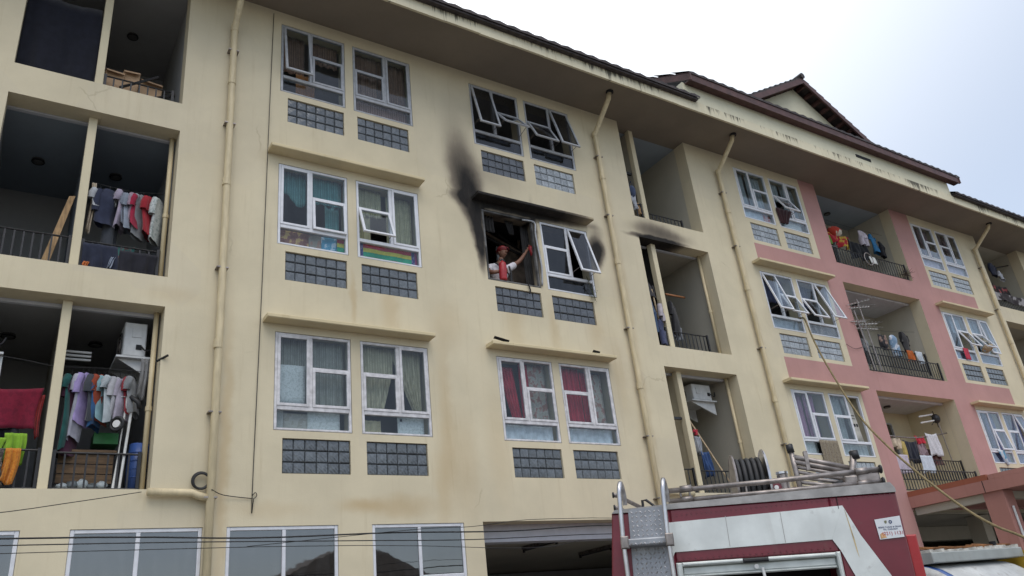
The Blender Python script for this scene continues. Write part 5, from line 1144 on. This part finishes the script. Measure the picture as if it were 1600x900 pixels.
aircon(-.62, -.21, .42, 1.15, 5.70, 6.12, 'white air conditioner cut off by the left photo edge over the maroon blanket')
aircon(12.42, 12.98, .55, 1.25, 5.98, 6.33, 'grey white air conditioner on a bracket in the lowest balcony behind the fire truck')
for k in range(3):
    s = MB(); s.tube([(.55 + .02 * k, .8, 5.93 - .055 * k), (.92, .8, 5.93 - .055 * k)], .018, 8); o = s.build('white_rod', m_lead, None, loc=(.7, .8, 5.9 - .05 * k)); tag(o, ('top', 'middle', 'bottom')[k] + ' of three short white rods right of the lowest balcony post', 'rod', 'white rods on the lowest balcony')
s = MB(); s.tube([(1.66, .05, 5.62), (1.78, -.06, 5.68)], .016, 6); o = s.build('wall_hook', m_black_metal, None, loc=(1.7, .0, 5.6)); tag(o, 'dark hook sticking out of the wall edge beside the lowest balcony', 'hook')

# middle balconies
GM = 'laundry in the narrow middle balconies'
garment(11.30, .22, 8.15, c('denim', (.05, .085, .16)), 'denim jeans hanging in the narrow burnt side of the middle balcony', R(30), .26, .14, .5, 'trousers', GM)
garment(11.42, .26, 8.45, c('black_top', (.02, .02, .025)), 'black top hanging above the denim jeans', R(20), .3, .1, .4, 'shirt', GM)
garment(11.55, .18, 7.95, c('pinkish_grey', (.42, .38, .41)), 'pale pinkish shirt against the middle balcony post', R(50), .22, .09, .45, 'shirt', GM)
garment(11.5, .2, 7.6, c('navy_trouser', (.06, .07, .13)), 'navy trousers below the pale shirt by the post', R(40), .2, .1, .3, 'trousers', GM)
s = MB(); s.tube([(11.48, .25, 8.3), (11.56, .25, 6.9)], .018, 6); o = s.build('bamboo_pole', m_palewood, None, loc=(11.56, .25, 6.9)); tag(o, 'pale pole upright between the hanging jeans and the post', 'pole')
s = MB(); s.tube([(12.02, .38, 8.32), (12.78, .55, 8.42)], .024, 8); o = s.build('orange_pole', plain('orange_wood', (.36, .15, .06), .5), None, True, loc=(12.4, .45, 8.35)); tag(o, 'orange brown pole fixed across the middle balcony above a black jacket', 'pole')
garment(12.15, .4, 8.15, c('black_jacket', (.016, .016, .018)), 'black jacket hanging under the orange brown pole', R(25), .4, .12, .75, 'shirt', GM, .3)
drape(12.0, 12.3, .42, 7.25, 7.55, c('grey_rag', (.2, .21, .23)), 'grey rag on the railing below the black jacket', group=GM, over=1)
s = MB(); s.ell((11.42, .22, 10.75), .1, .1, .16, 12, 8); s.tube([(11.36, .2, 10.88), (11.42, .2, 11.02), (11.48, .2, 10.88)], .012, 6); o = s.build('blue_bag', c('blue_bag', (.06, .08, .14)), None, True, loc=(11.42, .22, 10.6)); tag(o, 'dark blue bag hanging inside the top middle balcony', 'bag')
drape(11.36, 11.5, .2, 10.3, 10.66, c('white_rag', (.4, .42, .46)), 'white cloth under the dark blue bag', group=GM)
drape(11.52, 11.6, .24, 10.2, 10.5, c('tan_rag', (.42, .28, .16)), 'tan cloth right of the white one below the blue bag', group=GM)
s = MB(); s.box(11.35, 11.6, .28, .33, 11.28, 11.34); o = s.build('dark_bracket', m_black_metal, None, loc=(11.47, .3, 11.28)); tag(o, 'dark bracket on the partition of the top middle balcony', 'bracket')
s = MB(); s.box(11.35, 11.62, .24, .29, 5.4, 5.45); s.tube([(11.25, .24, 5.52), (11.4, .26, 5.46)], .01, 6); o = s.build('dark_bracket', m_black_metal, None, loc=(11.47, .26, 5.4)); tag(o, 'dark bracket on the partition of the lowest middle balcony', 'bracket')
s = MB(); s.tube([(12.2, .6, 5.5), (12.78, .4, 4.2)], .02, 6); o = s.build('broom_pole', m_palewood, None, loc=(12.78, .4, 4.2)); tag(o, 'pale broom pole leaning in the balcony behind the hose reel', 'pole')
drape(12.18, 12.42, .45, 4.3, 4.82, c('blue_laundry', (.035, .07, .17)), 'blue clothes bundle behind the railing next to the broom pole', amp=.04, group=GM)
drape(12.15, 12.3, .5, 4.75, 5.15, c('grey_laundry', (.3, .32, .35)), 'grey cloth above the blue bundle', amp=.03, group=GM)
drape(12.15, 12.27, .5, 5.18, 5.3, c('red_rag', (.4, .04, .06)), 'small red rag near the top of the broom pole', group=GM)
drape(11.2, 11.34, .3, 4.3, 5.5, c('rust_brown', (.16, .08, .05), (.25, .2, .15), None, 9), 'brown stained cloth at the far left of the lowest middle balcony', group=GM, amp=.03)

# pink bays
GB_ = 'laundry on the pink bay balconies'
drape(19.0, 19.95, .4, 10.95, 11.35, c('red_yellow_quilt', (.42, .03, .04), (.5, .35, .05), None, 3.2), 'bright red and yellow quilt heaped over the top bay railing', amp=.06, group=GB_)
s = MB(); s.ell((19.35, .4, 11.4), .28, .16, .16, 14, 8); o = s.build('red_bundle', c('red_orange_white', (.45, .05, .03), (.55, .5, .4), None, 4), None, True, loc=(19.35, .4, 11.25)); tag(o, 'round red and white bundle above the red and yellow quilt', 'bundle')
drape(18.85, 19.1, .42, 10.95, 11.25, c('leaf_green', (.16, .3, .06)), 'leaf green cloth left of the red bundle', group=GB_)
garment(20.72, .4, 11.72, c('white_trousers', (.55, .5, .56)), 'white trousers hanging in the top pink bay', R(8), .42, .14, .28, 'trousers', GB_)
garment(21.25, .42, 11.70, c('cobalt_shirt', (.03, .16, .33)), 'cobalt blue shirt right of the white trousers', R(5), .44, .12, .58, 'shirt', GB_)
garment(21.5, .38, 11.5, c('black_trousers', (.016, .016, .02)), 'black trousers at the right end of the top pink bay', R(10), .3, .12, .3, 'trousers', GB_)
drape(19.9, 20.85, .42, 10.7, 11.28, c('black_cover', (.016, .017, .02)), 'black cover behind the top bay railing under the white trousers', amp=.03, group=GB_)
s = MB(); s.ring((19.98, .02, 10.45), (0, 1, 0), .19, .018, 26, 6); o = s.build('round_hoop', m_galv, None, True, loc=(19.98, .02, 10.26)); tag(o, 'round wire hoop tied to the top bay railing', 'hoop')
board(20.03, 20.32, 10.34, 10.55, m_wb, 'small white placard on the top bay railing beside the hoop', y=.02, tilt=.05, name='placard', cat='sign', group=None)
s = MB()
for k in range(70):
    a = Vector((21.62, -.02, 10.22)); d = Vector((random.gauss(0, 1), random.gauss(-.2, .8), random.gauss(.2, 1))).normalized() * random.uniform(.1, .28); s.tube([a, a + d], [.007, .003], 4)
o = s.build('dry_shrub', plain('dry_twig', (.1, .075, .06), .9), None, loc=(21.62, -.02, 10.05)); tag(o, 'dry twiggy plant at the right end of the top bay railing', 'plant')
line([(18.5, .4, 11.75), (20, .4, 11.72), (21.85, .42, 11.78)], 'clothes line of the top pink bay')
line([(18.5, .4, 8.5), (20, .4, 8.42), (21.85, .42, 8.6)], 'clothes line of the middle pink bay')
garment(20.55, .4, 8.36, c('blue_white_jeans', (.2, .3, .42), (.5, .54, .6), None, 6), 'blue and white washed jeans in the middle pink bay', R(8), .3, .13, .32, 'trousers', GB_)
garment(21.2, .42, 8.48, c('black_tee', (.014, .014, .016)), 'large black T-shirt right of the washed jeans', R(6), .6, .12, .58, 'shirt', GB_, .28)
drape(20.0, 20.35, .45, 7.9, 8.35, c('dark_mix', (.03, .03, .035), (.25, .17, .14), None, 3), 'dark cloth with a pale patch left of the washed jeans', amp=.03, group=GB_)
drape(20.72, 21.05, .25, 7.55, 7.86, c('burnt_orange', (.36, .09, .02)), 'burnt orange cloth over the inner railing of the middle pink bay', over=1, group=GB_)
drape(21.15, 21.48, .25, 7.53, 7.87, c('pale_blue_cloth', (.42, .46, .5)), 'pale blue cloth right of the burnt orange one', over=1, group=GB_)
for k in range(3):
    garment(18.55 + .22 * k, .3, 8.05, (c('white_mix', (.42, .42, .44)), CH, GR)[k], ('white', 'charcoal', 'grey')[k] + ' small garment behind the antenna poles', R(20), .2, .1, .4, 'shirt', GB_)
line([(18.9, .4, 5.42), (20.2, .4, 5.42), (21.75, .42, 5.62)], 'pole like clothes line of the lowest pink bay', .02)
drape(19.08, 19.45, .42, 5.1, 5.4, c('cream_blanket', (.48, .4, .3)), 'cream blanket folded over the line at the left of the lowest bay', amp=.03, group=GB_)
drape(19.38, 19.52, .38, 4.75, 5.3, c('mustard', (.42, .33, .12)), 'mustard yellow towel between cream blanket and navy sheet', group=GB_)
drape(19.52, 20.08, .4, 4.75, 5.34, c('navy_black', (.016, .018, .028)), 'navy black sheet in the middle of the lowest bay line', group=GB_)
drape(20.1, 20.5, .4, 5.28, 5.48, c('bright_rose_red', (.45, .03, .05)), 'rose red cloth on top of the grey mauve one', group=GB_)
drape(20.12, 20.5, .42, 4.7, 5.3, c('grey_mauve', (.27, .2, .22), (.15, .1, .11), None, 4), 'grey mauve cloth below the rose red one', group=GB_)
drape(20.58, 21.16, .38, 4.95, 5.58, c('white_linen', (.55, .55, .57), (.48, .48, .5), 'hstripe', 30), 'white linen hanging highest on the lowest bay line', amp=.02, group=GB_, skew=.05)
drape(20.5, 21.28, .5, 4.75, 5.2, c('maroon_print', (.1, .03, .03), (.2, .12, .1), None, 6), 'maroon printed cloth behind the white linen', group=GB_)
drape(19.72, 20.28, .24, 4.45, 4.9, c('white_towel', (.5, .55, .6), (.42, .47, .53), 'hstripe', 20), 'bluish white towel over the inner railing of the lowest bay', over=1, group=GB_)
drape(18.62, 19.22, .26, 4.45, 4.9, c('pale_lilac', (.42, .38, .44)), 'pale lilac towel at the left end of the lowest bay railing', over=1, group=GB_)

def antenna(root_xy, z0, ztop, booms, label, elem=.5):
    x, y = root_xy; a = thing('tv_antenna', label, 'antenna', (x, y, z0), 'television antennas'); tilt = -.14
    s = MB(); s.tube([(x, y, z0), (x + tilt, y, ztop)], .018, 8); s.build('mast', m_galv, a)
    for zb, L, dirx, up in booms:
        t = (zb - z0) / (ztop - z0); c0 = Vector((x + tilt * t, y, zb)); d = Vector((dirx, -.25, up)).normalized(); s = MB(); s.tube([c0 - d * L * .5, c0 + d * L * .5], .011, 6); b = s.build('boom', m_lead, a); e = Vector((.25, .9, .12)).normalized()
        for k in range(8):
            p = c0 + d * L * (-.48 + .137 * k); q = MB(); q.tube([p - e * elem * .5, p + e * elem * .5], .007, 5); q.build('element', m_steel, b)
    return a
antenna((18.72, -.08), 6.98, 8.95, ((8.86, .9, 1, .25), (8.72, .7, 1, .1), (8.25, .8, 1, .05), (8.12, .7, 1, -.02)), 'double television antenna on a mast at the left of the middle pink bay', .42)
antenna((18.48, -.06), 6.98, 8.6, ((8.3, .5, 1, 0.05),), 'smaller television antenna on a thin mast left of the double one', .3)
ta = thing('tv_antenna', 'flat white bar antenna on a thin mast in the lowest pink bay', 'antenna', (21.5, .42, 3.97), 'television antennas')
s = MB(); s.tube([(21.62, .42, 3.97), (21.5, .42, 5.9), (21.42, .42, 6.05)], .014, 6); s.build('mast', m_galv, ta)
for z in (6.07, 5.9):
    s = MB(); s.tube([(20.6, .4, z - .06), (21.28, .4, z + .04)], .022, 6); s.build('white_bar', m_lead, ta)
s = MB(); s.ell((21.42, .4, 6.0), .14, .1, .13, 10, 6); s.build('amplifier', m_black_metal, ta)
for k in range(5):
    s = MB(); d = Vector((math.cos(k * 1.3), .3, math.sin(k * 1.3))) * .24; s.tube([(21.42, .4, 6.0), tuple(Vector((21.42, .4, 6.0)) + d)], .012, 5); s.build('dipole', m_black_metal, ta)
# end balcony
garment(28.25, .4, 11.95, c('navy_shirt', (.03, .035, .06)), 'navy shirt hanging in the far right top balcony', R(10), .5, .14, .5, 'shirt', GB_)
garment(28.6, .38, 11.7, c('white_shirt', (.5, .51, .55)), 'white shirt right of the navy one in the far right balcony', R(10), .42, .12, .36, 'shirt', GB_)
s = MB(); s.tube([(28.3, .42, 11.75), (29.6, .42, 12.1)], .025, 6); o = s.build('black_pole', m_black_metal, None, loc=(28.3, .42, 11.75)); tag(o, 'black pole fixed to the wall of the far right balcony', 'pole')
drape(27.6, 28.6, .35, 10.5, 11.05, c('red_black_heap', (.03, .025, .025), (.35, .08, .08), None, 3), 'red and black heap of cloth on the far right balcony', amp=.06, group=GB_)
drape(27.2, 29.5, .22, 10.3, 10.62, c('dark_cover', (.03, .022, .024), (.3, .28, .28), None, 2.5), 'dark cover over the far right balcony railing', over=1, group=GB_)
